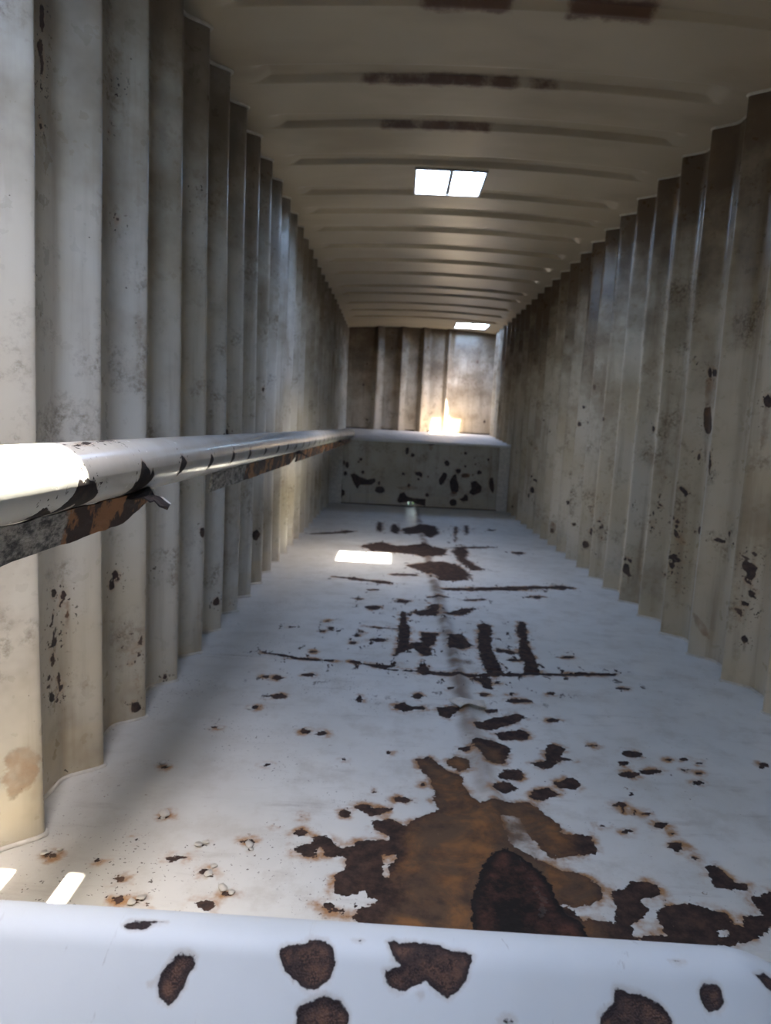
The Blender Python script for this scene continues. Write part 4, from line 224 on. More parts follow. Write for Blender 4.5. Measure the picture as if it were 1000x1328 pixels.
def mat_floor():
    n = NT('floor_paint')
    x, y = n.sep.outputs[0], n.sep.outputs[1]
    base = n.mix(n.ramp(n.noise(1.6, 5, .6), .35, .7), (0.66, 0.66, 0.62), (0.56, 0.56, 0.52))
    base = n.mix(n.mul(n.ramp(n.noise(7, 6, .7), .46, .68), .4), base, (0.40, 0.37, 0.31))
    sc = n.noise(3, 6, .7, stretch=(1, 6, 1))
    base = n.mix(n.mul(n.ramp(sc, .55, .75), .45), base, (0.30, 0.27, 0.24))
    # floor gets browner towards the left wall; loose grit
    left_brown = n.mul(n.ramp(n.math('ADD', x, n.math('MULTIPLY', n.noise(2.2, 4), .5)), .15, -.5), .45)
    base = n.mix(left_brown, base, (0.36, 0.31, 0.25))
    base = n.mix(n.ramp(y, 8.93, 8.97, 0, .6), base, (0.40, 0.345, 0.29))
    # brown run along the centre weld
    cx = n.math('ABSOLUTE', n.math('SUBTRACT', n.math('ADD', x, n.math('MULTIPLY', n.noise(5, 4), .06)), .35))
    run = n.mul(n.ramp(y, 8.93, 8.9), n.ramp(cx, .055, .006), n.ramp(y, 2.0, 2.6, .5, .9), n.ramp(n.noise(7, 4), .25, .55))
    base = n.mix(run, base, (0.17, 0.115, 0.075))
    grit = n.mul(n.math('MAXIMUM', n.ramp(n.noise(95, 2, .5), .665, .685), n.ramp(n.noise(38, 3, .6), .70, .71)), n.ramp(n.noise(2.6, 3), .45, .62), n.ramp(n.sep.outputs[0], .25, -.35, .12, 1.0))
    col, m, d = rust_layers(n, base, halo=.028, amp=.011, fine=75, haloamt=1.0, soft=.035, flecks=True)
    flk = n.mul(n.ramp(n.noise(26, 5, .75), .66, .675), n.ramp(n.noise(1.7, 2), .48, .62))
    col = n.mix(flk, col, (0.16, 0.10, 0.06))
    col = n.mix(n.math('MULTIPLY', grit, .9), col, (0.05, 0.035, 0.025))
    bd = n.math('ADD', n.attr('blister'), n.math('MULTIPLY', n.math('SUBTRACT', n.noise(45, 5, .7), .5), .035))
    b = n.ramp(bd, -.002, .002)
    col = n.mix(b, col, n.mix(n.ramp(n.noise(11, 6, .7), .42, .7), (0.010, 0.007, 0.006), n.mix(n.ramp(bd, .005, .03), (0.012, 0.008, 0.007), (0.10, 0.04, 0.026))))
    ro = n.math('ADD', n.ramp(n.noise(12, 4), .3, .7, .42, .6), n.math('MULTIPLY', m, .5), clamp=True)
    h = n.math('ADD', n.math('MULTIPLY', n.noise(18, 5), .5), n.math('ADD', n.math('MULTIPLY', b, n.noise(50, 5, .7)), n.math('MULTIPLY', m, -.5)))
    return n.out(col, ro, h, .4, .004)
def mat_ceiling():
    n = NT('ceiling_paint')
    col = n.mix(n.ramp(n.noise(1.1, 4), .35, .7), (0.44, 0.375, 0.275), (0.39, 0.33, 0.235))
    sm = n.noise(2.0, 3, .5, stretch=(.7, 1.6, 1))
    col = n.mix(n.mul(n.ramp(sm, .45, .75), .45), col, (0.24, 0.18, 0.115))
    d = n.math('ADD', n.attr('rust'), n.math('MULTIPLY', n.math('SUBTRACT', n.noise(9, 5, .7), .5), .11))
    col = n.mix(n.mul(n.ramp(d, -.03, .015), .9), col, n.mix(n.noise(14, 4), (0.062, 0.024, 0.014), (0.115, 0.048, 0.026)))
    return n.out(col, .32)
def mat_sill():
    n = NT('sill_paint')
    col = n.mix(n.ramp(n.noise(5, 4), .35, .7), (0.56, 0.575, 0.555), (0.51, 0.525, 0.505))
    col = n.mix(n.mul(n.ramp(n.noise(16, 5, .7, stretch=(2, .5, .5), dist=1), .66, .74), .4), col, (0.36, 0.32, 0.28))
    col = n.mix(n.mul(n.ramp(n.noise(9, 6, .75, stretch=(6, 1.2, 1.2), dist=.8), .63, .68), .5), col, (0.30, 0.27, 0.24))
    d = n.math('ADD', n.attr('rust'), n.math('ADD', n.math('MULTIPLY', n.math('SUBTRACT', n.noise(150, 5, .7), .5), .006), n.math('MULTIPLY', n.math('SUBTRACT', n.noise(50, 3), .5), .005)))
    m = n.ramp(d, -.0003, .0005)
    hal = n.mul(n.ramp(d, -.004, .0), .4)
    col = n.mix(hal, col, (0.36, 0.28, 0.2))
    por = n.n('ShaderNodeTexVoronoi'); por.inputs['Scale'].default_value = 640; n.l(n.co, por.inputs['Vector'])
    pv = por.outputs['Distance']
    rc = n.mix(n.ramp(n.noise(55, 5, .7), .35, .65), (0.05, 0.03, 0.024), (0.135, 0.068, 0.042))
    rc = n.mix(n.mul(n.ramp(pv, .35, .65, .0, .9), n.ramp(n.noise(90, 4), .35, .6)), rc, (0.018, 0.011, 0.010))
    edge = n.ramp(d, .0055, .001)
    rc = n.mix(n.mul(edge, .9), rc, (0.022, 0.014, 0.014))
    col = n.mix(m, col, rc)
    h = n.math('ADD', n.math('MULTIPLY', m, n.math('SUBTRACT', n.math('MULTIPLY', pv, .7), 1.0)), n.math('MULTIPLY', n.noise(60, 3), .05))
    return n.out(col, n.math('ADD', n.math('MULTIPLY', m, .4), .54, clamp=True), h, .8, .002)
def mat_pipe():
    n = NT('pipe_paint')
    col = n.mix(n.ramp(n.noise(6, 4), .35, .7), (0.54, 0.53, 0.49), (0.47, 0.45, 0.40))
    col, m, d = rust_layers(n, col, halo=.006, amp=.004, dark=(.008, .006, .006), dark2=(.038, .022, .017), fine=160, haloamt=.4)
    return n.out(col, n.math('ADD', .24, n.math('MULTIPLY', m, .7), clamp=True), n.math('SUBTRACT', n.math('MULTIPLY', n.noise(40, 3), .2), m), .5, .003)
def mat_bar():
    n = NT('weathered_bar')
    y = n.sep.outputs[1]
    w = n.ramp(n.noise(55, 6, .75, stretch=(1, .5, 1)), .38, .62)
    col = n.mix(w, (0.06, 0.058, 0.06), (0.42, 0.40, 0.37))
    r = n.ramp(n.math('ADD', n.attr('stain'), n.math('MULTIPLY', n.math('SUBTRACT', n.noise(14, 5, .7), .5), .5)), .45, .55)
    rc = n.mix(n.ramp(n.noise(13, 5, .6), .49, .56), (0.045, 0.025, 0.019), (0.33, 0.15, 0.06))
    return n.out(n.mix(r, col, rc), .75, n.noise(60, 5, .7), .5, .003)
def mat_plain(name, col, rough, metal=0.0, spec=.5):
    n = NT(name); c = n.mix(n.ramp(n.noise(30, 4), .3, .7), col, tuple(k * .75 for k in col)); return n.out(c, rough, n.noise(60, 3), .2, .002, metal, spec)

M_WL = mat_wall('wall_paint_left', (0.55, 0.52, 0.45), .9)
M_WR = mat_wall('wall_paint_right', (0.52, 0.46, 0.355), 1.2)
M_BACK = mat_wall('wall_paint_back', (0.53, 0.44, 0.335), 1.15)
M_PANEL = mat_wall('panel_paint', (0.44, 0.41, 0.345), .85)
M_FLOOR = mat_floor(); M_CEIL = mat_ceiling(); M_SILL = mat_sill(); M_PIPE = mat_pipe(); M_BAR = mat_bar()
M_BEAD = mat_plain('weld_paint', (0.60, 0.56, 0.48), .45)
M_FRAME = mat_plain('hatch_steel', (0.33, 0.30, 0.26), .5)
M_RUST = mat_plain('rusty_steel', (0.05, 0.028, 0.02), .8)
M_GRASS = mat_plain('grass_ground', (0.16, 0.26, 0.02), .9, 0, .05)
M_DIRT = mat_plain('outside_ground', (0.05, 0.075, 0.012), .95, 0, .02)

# ------------------------------------------------------------------ corrugated walls
def corrugation(y0, y1, p, ph, depth, slope=.07, ridge=.018):
    """depth profile along y: list of (y, offset) with rounded corners, offset 0 at the inner ridges"""
    k0 = math.floor((y0 - ph) / p) - 1; k1 = math.ceil((y1 - ph) / p) + 1
    raw_ = []
    for k in range(k0, k1 + 1):
        c = ph + k * p
        raw_ += [(c - ridge - slope, depth), (c - ridge, 0.0), (c, 0.0), (c + slope, depth)]
    pts = []
    for a, b, c in zip(raw_[:-2], raw_[1:-1], raw_[2:]):
        b_ = np.array(b); da = np.array(a) - b_; dc = np.array(c) - b_
        ra = min(.022, np.linalg.norm(da) * .45); rc = min(.022, np.linalg.norm(dc) * .45)
        pa = b_ + da / np.linalg.norm(da) * ra; pc = b_ + dc / np.linalg.norm(dc) * rc
        for t in (0, .25, .5, .75, 1): pts.append((1 - t) ** 2 * pa + 2 * t * (1 - t) * b_ + t * t * pc)
    q = np.array(pts); q = q[(q[:, 0] > y0) & (q[:, 0] < y1)]
    f = lambda y: np.interp(y, np.array(pts)[:, 0], np.array(pts)[:, 1])
    ys = np.concatenate([[y0], q[:, 0], [y1]])
    # fill long flats so that spots keep their outline
    out = []
    for a, b in zip(ys[:-1], ys[1:]):
        k = max(1, int((b - a) / .012)); out += [a + (b - a) * i / k for i in range(k)]
    out.append(y1)
    ys = np.array(out); return ys, f(ys)
def wall_sheet(side, y0, y1, mat, data, parent):
    p, ph, dep, x = (PITCH_L, L0, DL, XL) if side < 0 else (PITCH_R, R0, DR, XR)
    ya, oa = corrugation(YF, YB + .1, p, ph, dep)
    sa = np.concatenate([[0], np.cumsum(np.hypot(np.diff(oa), np.diff(ya)))])
    k = (ya > y0) & (ya < y1)
    ys = np.concatenate([[y0], ya[k], [y1]]); off = np.interp(ys, ya, oa); ss = np.interp(ys, ya, sa)
    zs = np.concatenate([np.arange(-.02, 1.3, .012), np.arange(1.3, H + .03, .03), [H + .03]])
    P = np.zeros((len(ys), len(zs), 3))
    P[..., 0] = (x + side * off)[:, None]; P[..., 1] = ys[:, None]; P[..., 2] = zs[None]
    rng = np.random.default_rng(3)
    P[..., 0] += side * .006 * (np.sin(P[..., 1] * 1.7 + side) * np.sin(P[..., 2] * 2.1))   # slight dents
    me = grid_mesh(P, flip=side < 0)
    c = np.stack([np.repeat(ss, len(zs)), coords(me)[:, 2]], 1)
    attr(me, 'rust', sdf(c, data['A'])); attr(me, 'stain', sdf(c, data['B']))
    return link('wall_sheet', me, mat, parent, True), ys, off
def bead(side, y0, y1, parent, z=.002, r=.007, name='weld_bead'):
    p, ph, dep, x = (PITCH_L, L0, DL, XL) if side < 0 else (PITCH_R, R0, DR, XR)
    ys, off = corrugation(y0, y1, p, ph, dep)
    path = [(x + side * (o - .003), y, z) for y, o in zip(ys[::2], off[::2])]
    v, f = tube(path, r, 6); return link(name, raw(v, f), M_BEAD, parent, True)

def seam_strip(side, y, w, parent):
    p, ph, dep, x = (PITCH_L, L0, DL, XL) if side < 0 else (PITCH_R, R0, DR, XR)
    v, f = box(x + side * (dep - .006), x + side * (dep + .004), y, y + w, 0.0, H, .0015)
    return link('seam_strip', raw(v, f), M_BEAD, parent)

wl = tag(empty('wall_left', (XL, 4, 0)), 'corrugated cream steel wall on the left, behind the long pipe', 'wall', 'structure')
wr = tag(empty('wall_right', (XR, 4, 0)), 'corrugated cream steel wall on the right with black rust spots', 'wall', 'structure')
def keep_world(o, parent): o.matrix_parent_inverse = Matrix.Translation(-Vector(parent.location))
for root, side, mat, data, cuts in ((wl, -1, M_WL, LEFT_RUST, (YF, 4.21, YB + .1)), (wr, 1, M_WR, RIGHT_RUST, (YF, 3.46, 7.0, YB + .1))):
    for a, b in zip(cuts[:-1], cuts[1:]):
        s, _, _ = wall_sheet(side, a, b, mat, data, root); keep_world(s, root)
    b1 = bead(side, YF, YS, root); keep_world(b1, root)
    b2 = bead(side, YF, YB, root, H - .004, .008, 'ceiling_weld_bead'); keep_world(b2, root)
ss = seam_strip(1, 3.452, .014, wr); keep_world(ss, wr); ss['label'] = 'narrow vertical joint strip between two wall sheets'

# ------------------------------------------------------------------ floor: welded steel plates with recessed joints
floor = tag(empty('floor', (.35, 4, 0)), 'white painted steel floor with brown rust patches and a central weld', 'floor', 'structure')
XA, XZ = XL - DL - .02, XR + DR + .02
def ridge_x(y): return .335 - .004 * (y - 2.0)
def floor_plate(x0, x1, y0, y1):
    st = .008 if y1 < 3.1 else (.011 if y1 < 5 else .02)
    ny = max(2, int((y1 - y0) / st)); nx = max(2, int((x1 - x0) / st))
    xs = np.linspace(x0, x1, nx); ys = np.linspace(y0, y1, ny)
    P = np.zeros((ny, nx, 3)); P[..., 0] = xs[None]; P[..., 1] = ys[:, None]
    P[..., 2] = .0025 * np.sin(P[..., 0] * 3.1 + 1) * np.sin(P[..., 1] * 1.9)
    P[..., 2] += .012 * np.exp(-((P[..., 0] - ridge_x(P[..., 1])) / .028) ** 2) * (P[..., 1] > 1.7)
    e = (np.arange(ny) < 2) | (np.arange(ny) >= ny - 2)
    P[(np.arange(ny) == 0) | (np.arange(ny) == ny - 1), :, 2] -= .012
    me = grid_mesh(P, flip=True)
    c = coords(me)[:, :2]
    r = sdf(c, FLOOR_RUST['A'], sdf(c, []))
    hole = sdf(c, FLOOR_RUST['H']); r = np.minimum(r, -hole + np.where(hole <= FAR + 1e-6, 1, 0))
    s = sdf(c, FLOOR_RUST['B']); s = np.minimum(s, -hole + np.where(hole <= FAR + 1e-6, 1, 0))
    attr(me, 'rust', r); attr(me, 'stain', s); attr(me, 'blister', sdf(c, FLOOR_RUST['C']))
    o = link('floor_plate', me, M_FLOOR, floor, True); keep_world(o, floor); return o
YC = (YF, 1.28, 2.905, 4.45, 6.0, 7.5, YS + .03)
for a, b in zip(YC[:-1], YC[1:]): floor_plate(XA, XZ, a + .0015, b - .0015)
v, f = box(XA, XZ, YF, YS + .03, -.06, -.014)
o = link('subfloor', raw(v, f), M_RUST, floor); keep_world(o, floor)

# curled flakes of paint still clinging to the small rust stars, and the torn edge on the centre weld
rf = random.Random(11)
def flake(x, y, s, a):
    V = []; n = 4; out = [(s * (1 + rf.uniform(-.3, .3)) * math.cos(a + k * 2 * math.pi / 7) * .5, s * (1 + rf.uniform(-.3, .3)) * math.sin(a + k * 2 * math.pi / 7) * .5) for k in range(7)]
    lift = rf.uniform(.1, .35)
    for u, w in out: V.append((x + u, y + w, .004 + lift * max(0, u * math.cos(a) + w * math.sin(a)) + 6 * (u * u + w * w)))
    V.append((x, y, .004))
    me = raw(V, [(k, (k + 1) % 7, 7) for k in range(7)])
    o = link('paint_flake', me, M_BEAD, floor, True); m = o.modifiers.new('thick', 'SOLIDIFY'); m.thickness = .0012; keep_world(o, floor)
FL = []
for flat in FLOOR_RUST['A'][-21:]:
    q = np.array(flat).reshape(-1, 2).mean(0) / 1000; FL.append(q)
for q in FL[::2]:
    for k in range(2): flake(q[0] + rf.uniform(-.02, .02), q[1] + rf.uniform(-.02, .02), rf.uniform(.012, .026), rf.uniform(0, 6.28))
V = []; Fc = []
for i in range(7):
    t = i / 6
    for j in range(3): V.append((.30 + .10 * t - .02 * j * (1 - t), 2.44 + .012 * math.sin(7 * t) + .035 * j, .012 + .004 * j * math.sin(3.1 * t) + (.018 if j == 0 else 0) * math.sin(3.1 * t)))
for i in range(6):
    for j in range(2): a = i * 3 + j; Fc.append((a, a + 1, a + 4, a + 3))
o = link('torn_edge', raw(V, Fc), M_BEAD, floor); m = o.modifiers.new('thick', 'SOLIDIFY'); m.thickness = .003; keep_world(o, floor); o['label'] = 'bent scrap of torn metal on the centre weld'

# ------------------------------------------------------------------ ceiling: pressed roof sheet with three hatches
ceil = tag(empty('ceiling', (.35, 5, H)), 'cream steel roof sheet with pressed cross ribs and rust streaks', 'ceiling', 'structure')
RIBS = [.75 + .5 * k for k in range(-2, 4)]
RIBY = [-.2, .25, .8, 1.3, 1.8, 2.28, 2.80, 3.38, 3.86, 4.38, 4.92, 5.34, 5.80, 6.33, 6.84, 7.40, 8.05, 8.48, 9.1, 9.65, 10.2, 10.85]
def ceiling_mesh():
    xs = np.unique(np.round(np.concatenate([np.linspace(XA, XZ, 70)] + [[h[0], h[1]] for h in HATCH]), 4))
    yl = [YF, YB + .1]
    for r in RIBY: yl += [r - .17, r - .155, r - .14, r - .12, r - .105, r - .08, r - .05, r - .03, r - .012, r - .004, r - .001, r + .0015, r + .005, r + .0085, r + .011, r + .016, r + .03, r + .06, r + .15, r + .25]
    for h in HATCH: yl += [h[2], h[3]]
    yl += list(np.arange(2.6, 4.1, .03))
    ys = np.unique(np.round([y for y in yl if YF <= y <= YB + .1], 4))
    X, Y = np.meshgrid(xs, ys)
    mid, hw = (XL + XR) / 2, (XR - XL) / 2
    u = np.clip(np.abs(X - mid) / hw, 0, 1)
    z = H + .045 * (1 - u ** 2)
    end = np.clip((hw - .09 - np.abs(X - mid)) / .07, 0, 1); end = end * end * (3 - 2 * end)
    rec = np.zeros_like(Y)
    for r in RIBY:
        if any(h[2] - .17 < r < h[3] + .03 and h[2] < r - .02 < h[3] for h in HATCH): continue
        up = np.clip((Y - (r - .155)) / .05, 0, 1); up = up * up * (3 - 2 * up); dn = 1 - np.clip((Y - r) / .010, 0, 1)
        rec = np.maximum(rec, np.minimum(up, dn))
    z += .034 * rec * end
    P = np.stack([X, Y, z], -1)
    cx = (xs[:-1] + xs[1:]) / 2; cy = (ys[:-1] + ys[1:]) / 2
    keep = np.ones((len(cy), len(cx)), bool)
    for h in HATCH: keep &= ~((cx[None] > h[0]) & (cx[None] < h[1]) & (cy[:, None] > h[2]) & (cy[:, None] < h[3]))
    me = grid_mesh(P, keep)
    c = coords(me)[:, :2]
    rp = [[-250, 3378, 480, 3372, 480, 3396, -250, 3394], [590, 2775, 900, 2775, 900, 2835, 590, 2835], [20, 2790, 350, 2785, 350, 2822, 20, 2822], [-150, 3860, 420, 3858, 420, 3880, -150, 3878], [560, 3376, 680, 3376, 680, 3394, 560, 3394]]
    r = sdf(c, rp); r[r <= FAR + 1e-6] = -1; attr(me, 'rust', r); return me
o = link('roof_sheet', ceiling_mesh(), M_CEIL, ceil, True); keep_world(o, ceil)

def hatch(i, h, lab):
    x0, x1, y0, y1 = h
    zc = H + .045 * (1 - min(1, abs((x0 + x1) / 2 - .345) / 1.175) ** 2)
    root = tag(empty('window_%d' % i, ((x0 + x1) / 2, (y0 + y1) / 2, zc)), lab, 'roof hatch', 'structure')
    z0, z1 = zc - .012, zc + .045; t = .012
    parts = [box(x0 - t, x0, y0 - t, y1 + t, z0, z1), box(x1, x1 + t, y0 - t, y1 + t, z0, z1), box(x0, x1, y0 - t, y0, z0, z1), box(x0, x1, y1, y1 + t, z0, z1)]
    a = link('window_frame', join(parts), M_FRAME, root); keep_world(a, root)
    xm = (x0 + x1) / 2 + .005
    v, f = box(xm - .012, xm + .012, y0, y1, zc - .004, zc + .02)
    b = link('cross_bar', raw(v, f), M_FRAME, root); keep_world(b, root)
    # importance sampling of the sky through the opening (adds no light of its own)
    d = bpy.data.lights.new('hatch_portal', 'AREA'); d.shape = 'RECTANGLE'; d.size = x1 - x0; d.size_y = y1 - y0; d.cycles.is_portal = True
    p = bpy.data.objects.new('hatch_portal', d); COL.objects.link(p); p.location = ((x0 + x1) / 2, (y0 + y1) / 2, zc + .05)
hatch(1, HATCH[0], 'open roof hatch above the front end, out of view')
hatch(2, HATCH[1], 'bright square roof hatch with a thin bar, nearer of the two in view')
hatch(3, HATCH[2], 'bright roof hatch at the far end, above the end wall')

# ------------------------------------------------------------------ back wall, raised deck, step panel
def back_wall():
    pts = [(XA, 11.2), (-.43, 11.2), (-.37, 11.12), (-.344, 11.12), (-.25, 11.2), (-.03, 11.2), (.03, 11.12), (.05, 11.12), (.14, 11.2), (.33, 11.2), (.385, 11.12), (.404, 11.12), (.50, 11.2), (.74, 11.2), (.79, 11.12), (.81, 11.12), (.89, 11.2), (XZ, 11.2)]
    q = np.array(pts); d = [q[0]]
    for a, b, c in zip(q[:-2], q[1:-1], q[2:]):
        la, lc = np.linalg.norm(a - b), np.linalg.norm(c - b); ra, rc = min(.018, la * .4), min(.018, lc * .4)
        pa, pc = b + (a - b) / la * ra, b + (c - b) / lc * rc
        for t in (0, .33, .67, 1): d.append((1 - t) ** 2 * pa + 2 * t * (1 - t) * b + t * t * pc)
    d.append(q[-1]); d = np.array(d)
    o_ = []
    for a, b in zip(d[:-1], d[1:]):
        k = max(1, int(np.linalg.norm(b - a) / .025)); o_ += [a + (b - a) * i / k for i in range(k)]
    o_.append(d[-1]); d = np.array(o_)
    zs = np.arange(ZS0, H + .06, .025)
    P = np.zeros((len(d), len(zs), 3)); P[..., :2] = d[:, None]; P[..., 2] = zs[None]
    me = grid_mesh(P); c = coords(me)[:, [0, 2]]
    attr(me, 'rust', sdf(c, BACK_RUST['A'])); attr(me, 'stain', np.full(len(c), FAR))
    return link('wall_back', me, M_BACK, None, True)
tag(back_wall(), 'ribbed end wall lit by sun through the far hatch', 'wall', 'structure')

deck = tag(empty('trim_1', (.345, YS, 0)), 'raised step at the far end with rust spotted riser', 'step', 'structure')
def deck_top():
    xs = np.linspace(XA, XZ, 60); ys = np.concatenate([[YS - .012, YS - .010, YS - .004, YS + .006], np.linspace(YS + .05, YB + .05, 40)])
    X, Y = np.meshgrid(xs, ys); z = ZS0 + (ZS1 - ZS0) * np.clip((Y - YS) / (YB - YS), 0, 1)
    z[0] -= .03; z[1] -= .012; z[2] -= .003
    me = grid_mesh(np.stack([X, Y, z], -1), flip=True)
    c = coords(me); attr(me, 'rust', np.full(len(c), FAR)); attr(me, 'stain', np.full(len(c), FAR)); attr(me, 'blister', np.full(len(c), FAR)); return me
o = link('deck_plate', deck_top(), M_FLOOR, deck, True); keep_world(o, deck); o['label'] = 'dusty raised plate catching the sun'
PX0, PX1 = -.69, 1.40
HOLES = [(.226, .046, .015, .026), (.282, .048, .013, .024)]
def panel_mesh():
    xs = np.arange(PX0, PX1 + .001, .011); zs = np.arange(-.01, ZS0 - .005, .011)
    X, Z = np.meshgrid(xs, zs); me = None
    P = np.stack([X, YS + .02 + .004 * np.sin(X * 5) * np.sin(Z * 6), Z], -1)
    cx = (xs[:-1] + xs[1:]) / 2; cz = (zs[:-1] + zs[1:]) / 2
    keep = np.ones((len(cz), len(cx)), bool)
    for hx, hz, a, b in HOLES: keep &= ~((((cx[None] - hx) / a) ** 2 + ((cz[:, None] - hz) / b) ** 2) < 1)
    me = grid_mesh(P, keep); c = coords(me)[:, [0, 2]]
    attr(me, 'rust', sdf(c, PANEL_RUST['A'])); attr(me, 'stain', sdf(c, PANEL_RUST['B'])); return me
o = link('riser_panel', panel_mesh(), M_PANEL, deck, True); keep_world(o, deck); o['label'] = 'cream panel covered in black rust holes'
for x0, x1 in ((XA, PX0), (PX1, XZ)):
    v, f = box(x0, x1, YS - .01, YS + .06, -.01, ZS0 - .006, .004)
    o = link('corner_post', raw(v, f), M_BEAD, deck); keep_world(o, deck)
v, f = tube([(PX0, YS + .012, .004), (PX1, YS + .012, .004)], .01, 6)
o = link('rusty_weld', raw(v, f), M_RUST, deck); keep_world(o, deck)

# ------------------------------------------------------------------ front sill (rolled steel lip under the camera)
def sill_mesh():
    xs = np.arange(-.90, .47, .003)
    prof = []
    s = .9; n_ = math.hypot(1, s)
    # from behind: vertical skirt, roll, long face falling towards the viewer, then rolled under
    Rr = .035
    face = np.arange(.0, .16, .0025)
    a_end = math.atan(s)            # slope of the face
    cy, cz = .55 + .002, .6205 - Rr / math.cos(a_end) + Rr * 0 + .0
    out = []
    for a in np.linspace(math.radians(-85), a_end, 14):     # angle of the tangent
        out.append((cy - Rr * math.sin(a), cz + Rr * math.cos(a)))
    y0, z0 = out[-1]
    for d in face[1:]: out.append((y0 - d, z0 - s * d))
    y1, z1 = out[-1]
    out = [(out[0][0] + .002, -.0), (out[0][0] + .001, .3)] + out
    out += [(y1 - .012, z1 - .03), (y1 - .015, z1 - .08), (y1 - .015, 0)]
    pr = np.array(out)
    P = np.zeros((len(xs), len(pr), 3)); P[..., 0] = xs[:, None]; P[..., 1] = pr[:, 0]; P[..., 2] = pr[:, 1]
    P[..., 2] -= .012 * (P[..., 0] + .34) / .66 * 0.45
    drop = np.clip((P[..., 0] - .325) / .12, 0, 1.3) ** 2 * .09
    P[..., 2] -= drop
    me = grid_mesh(P)
    c = coords(me); q = np.stack([c[:, 0], .55 - c[:, 1]], 1)
    r = sdf(q, SILL_RUST['A']); r[c[:, 1] > .575] = FAR
    r[c[:, 2] < .3] = FAR
    attr(me, 'rust', r)
    # corroded pits lie a little lower than the paint around them
    c[:, 2] -= .0022 * np.clip((r + .0005) / .003, 0, 1)
    me.vertices.foreach_set('co', c.reshape(-1).astype(np.float32)); me.update()
    return me
sill = link('trim_2', sill_mesh(), M_SILL, None, True)
tag(sill, 'white painted rolled steel sill with deep brown rust pits in front', 'sill', 'structure')

# ------------------------------------------------------------------ pipe along the left wall
PXC, PZC, PR = -.60, .942, .061
pipe = tag(empty('handrail_pipe', (PXC, 4.5, PZC)), 'long painted steel pipe with torn rusty paint beside the left wall', 'pipe')
def pipe_mesh():
    n = 48
    ys = np.concatenate([np.arange(-.3, 2.2, .008), np.arange(2.2, YS + .01, .02), [YS + .02]])
    th = np.linspace(0, 2 * math.pi, n + 1)
    Y, T = np.meshgrid(ys, th, indexing='ij')
    P = np.stack([PXC + PR * np.cos(T), Y, PZC + PR * np.sin(T)], -1)
    me = grid_mesh(P, flip=True)
    c = coords(me)
    ang = np.degrees(np.arctan2(c[:, 2] - PZC, c[:, 0] - PXC))
    q = np.stack([c[:, 1], np.radians(ang) * PR], 1)
    polys = []
    rnd = random.Random(2)
    def cres(y, a0, a1, w, lean=.02):
        pts = []
        for k in range(6):
            t = k / 5; pts.append((y + lean * t + rnd.uniform(-.004, .004), math.radians(a0 + (a1 - a0) * t) * PR))
        for k in range(6):
            t = 1 - k / 5; pts.append((y + lean * t + w * 1.25 * (math.sin(math.pi * t) + .12) + rnd.uniform(-.003, .003), math.radians(a0 + (a1 - a0) * t) * PR))
        polys.append([int(1000 * v) for p in pts for v in p])
    cres(1.0, -95, -38, .06, .04); cres(1.09, -75, 2, .045, .05); cres(1.165, -75, 4, .05, .0)
    cres(1.38, -90, 18, .06, .05); cres(1.47, -50, 0, .02, .02)
    cres(1.68, -32, 22, .035, .02); cres(1.95, -35, 12, .030, .02); cres(2.22, -35, 14, .030, .02); cres(2.48, -35, 8, .03, .02); cres(2.78, -35, 12, .03, .02)
    y = 3.08
    while y < 8: cres(y, -38, 5 + rnd.uniform(-8, 12), .035, .03); y += .3 + rnd.uniform(-.04, .04)
    cres(1.17, 62, 84, .05, .1); cres(1.26, 74, 88, .08, .1)
    r = sdf(q, polys); attr(me, 'rust', r); attr(me, 'stain', np.full(len(c), FAR))
    return me
o = link('pipe_tube', pipe_mesh(), M_PIPE, pipe, True); keep_world(o, pipe)
def bar_mesh(y0, y1, rusty, seed, z1=.885, h=.062, jag=.012):
    """flat bar under the pipe with a torn far end"""
    rnd = random.Random(seed); n = max(4, int((y1 - y0) / .03)); k = 5
    ys = np.linspace(y0, y1, n + 1); V = []; Fc = []; st = []
    for i, y in enumerate(ys):
        t = i / n
        for j in range(k + 1):
            s = j / k
            taper = 1 - max(0, (t - .88) / .12) ** 1.3 * .55
            z = z1 - s * h * taper + rnd.uniform(-.0015, .0015)
            x = PXC + .030 - .012 * s + rnd.uniform(-.001, .001)
            yy = y + (rnd.uniform(-jag, jag) if i == n else 0)
            V.append((x, yy, z)); V.append((x - .008, yy, z))
            st.append(rusty(y)); st.append(rusty(y))
    w = 2 * (k + 1)
    for i in range(n):
        for j in range(k):
            a = i * w + 2 * j
            Fc.append((a, a + 2, a + w + 2, a + w)); Fc.append((a + 1, a + w + 1, a + w + 3, a + 3))
        a = i * w; Fc.append((a, a + w, a + w + 1, a + 1)); a += 2 * k; Fc.append((a, a + 1, a + w + 1, a + w))
    for e in (0, n):
        for j in range(k):
            a = e * w + 2 * j; q = (a, a + 1, a + 3, a + 2); Fc.append(q if e == 0 else q[::-1])
    me = raw(V, Fc); attr(me, 'stain', st); return me
BARS = [(.2, 1.58, lambda y: .1 if y < 1.16 else (.5 + (y - 1.16) * 4)), (2.12, 3.95, lambda y: .15 if y < 2.6 else .85), (3.98, 5.6, lambda y: .6), (5.64, 6.9, lambda y: .95), (6.95, 8.7, lambda y: .7)]
LABS = ['grey weathered flat bar under the pipe, torn at its end', 'dark flat bar turning to rust', None, 'orange rusted flat bar', None]
for i, ((a, b, fn), lab) in enumerate(zip(BARS, LABS)):
    o = link('flat_bar', bar_mesh(a, b, fn, i), M_BAR, pipe); keep_world(o, pipe)
    if lab: o['label'] = lab
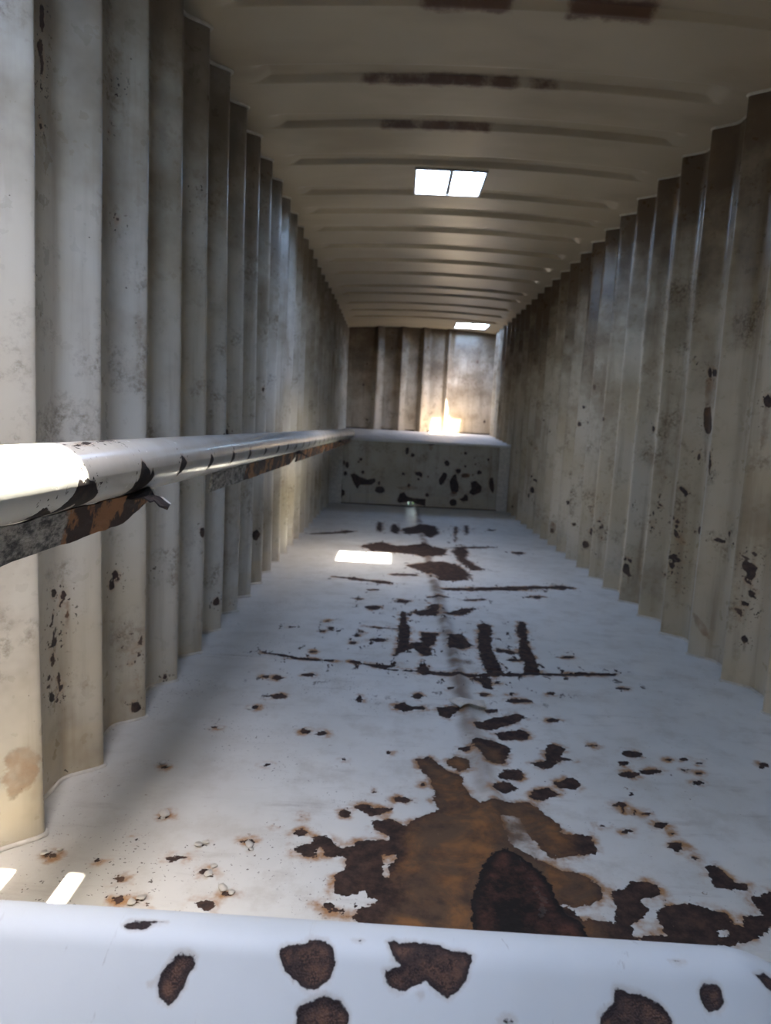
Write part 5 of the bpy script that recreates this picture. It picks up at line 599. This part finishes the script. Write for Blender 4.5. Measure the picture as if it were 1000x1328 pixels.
def flap(y, s, seed):
    """sheet of paint and steel peeled out at the end of a bar"""
    rnd = random.Random(seed); V = []; Fc = []; n = 6
    for i in range(n + 1):
        t = i / n
        for j in range(4):
            u = j / 3
            V.append((PXC + .018 + s * (.10 * t * (1 - .35 * u) + .012 * math.sin(5 * t + u * 2)), y + s * (.02 + .16 * u * (1 - .55 * t) + .05 * t), PZC - .062 + s * (-.028 * t * t + .02 * u * (1 - t) + rnd.uniform(-.006, .006))))
    for i in range(n):
        for j in range(3): a = i * 4 + j; Fc.append((a, a + 1, a + 5, a + 4))
    me = raw(V, Fc); c = coords(me); attr(me, 'rust', np.where(np.arange(len(c)) % 4 < 3, .012, -.012)); attr(me, 'stain', np.full(len(c), FAR))
    o = link('peeled_flap', me, M_PIPE, pipe); m = o.modifiers.new('thick', 'SOLIDIFY'); m.thickness = .003; keep_world(o, pipe)
    o['label'] = 'bent flap of peeled metal'; return o
flap(1.40, .95, 4); flap(3.86, .9, 6); flap(6.82, .9, 9)

# ------------------------------------------------------------------ outside
tag(link('ground', raw([(-30, -30, -.12), (30, -30, -.12), (30, 30, -.12), (-30, 30, -.12)], [(0, 1, 2, 3)]), M_DIRT), 'weedy ground outside the container', 'ground', 'structure')
v, f = box(XA, XZ, YB, YB + .03, .34, ZS1 + .02)  # unseen plate added to cut the daylight under the raised deck
o = link('rear_light_block', raw(v, f), M_RUST, deck); keep_world(o, deck)
weed = tag(empty('weed', (.26, 9.14, -.12)), 'small green weed glimpsed through the two drain holes at the foot of the step', 'plant')
rw = random.Random(8)
for k in range(22):
    a = rw.uniform(0, 6.28); bx, by = .26 + rw.uniform(-.07, .07), 9.12 + rw.uniform(-.05, .05); hh = rw.uniform(.14, .24); dx, dy = math.cos(a) * .05, math.sin(a) * .05; w = .012
    px_, py_ = -math.sin(a) * w, math.cos(a) * w
    V = [(bx - px_ * .4, by - py_ * .4, -.12), (bx + px_ * .4, by + py_ * .4, -.12), (bx + dx * .4 + px_, by + dy * .4 + py_, -.12 + hh * .6), (bx + dx * .4 - px_, by + dy * .4 - py_, -.12 + hh * .6), (bx + dx, by + dy, -.12 + hh)]
    o = link('leaf', raw(V, [(0, 1, 2, 3), (3, 2, 4)]), M_GRASS, weed); keep_world(o, weed)

# ------------------------------------------------------------------ front end, behind the camera
v, f = box(XA, XZ, YF - .05, YF, -.06, H + .06)
tag(link('wall_front', raw(v, f), M_BEAD), 'closed front end of the container, behind the viewer', 'wall', 'structure')
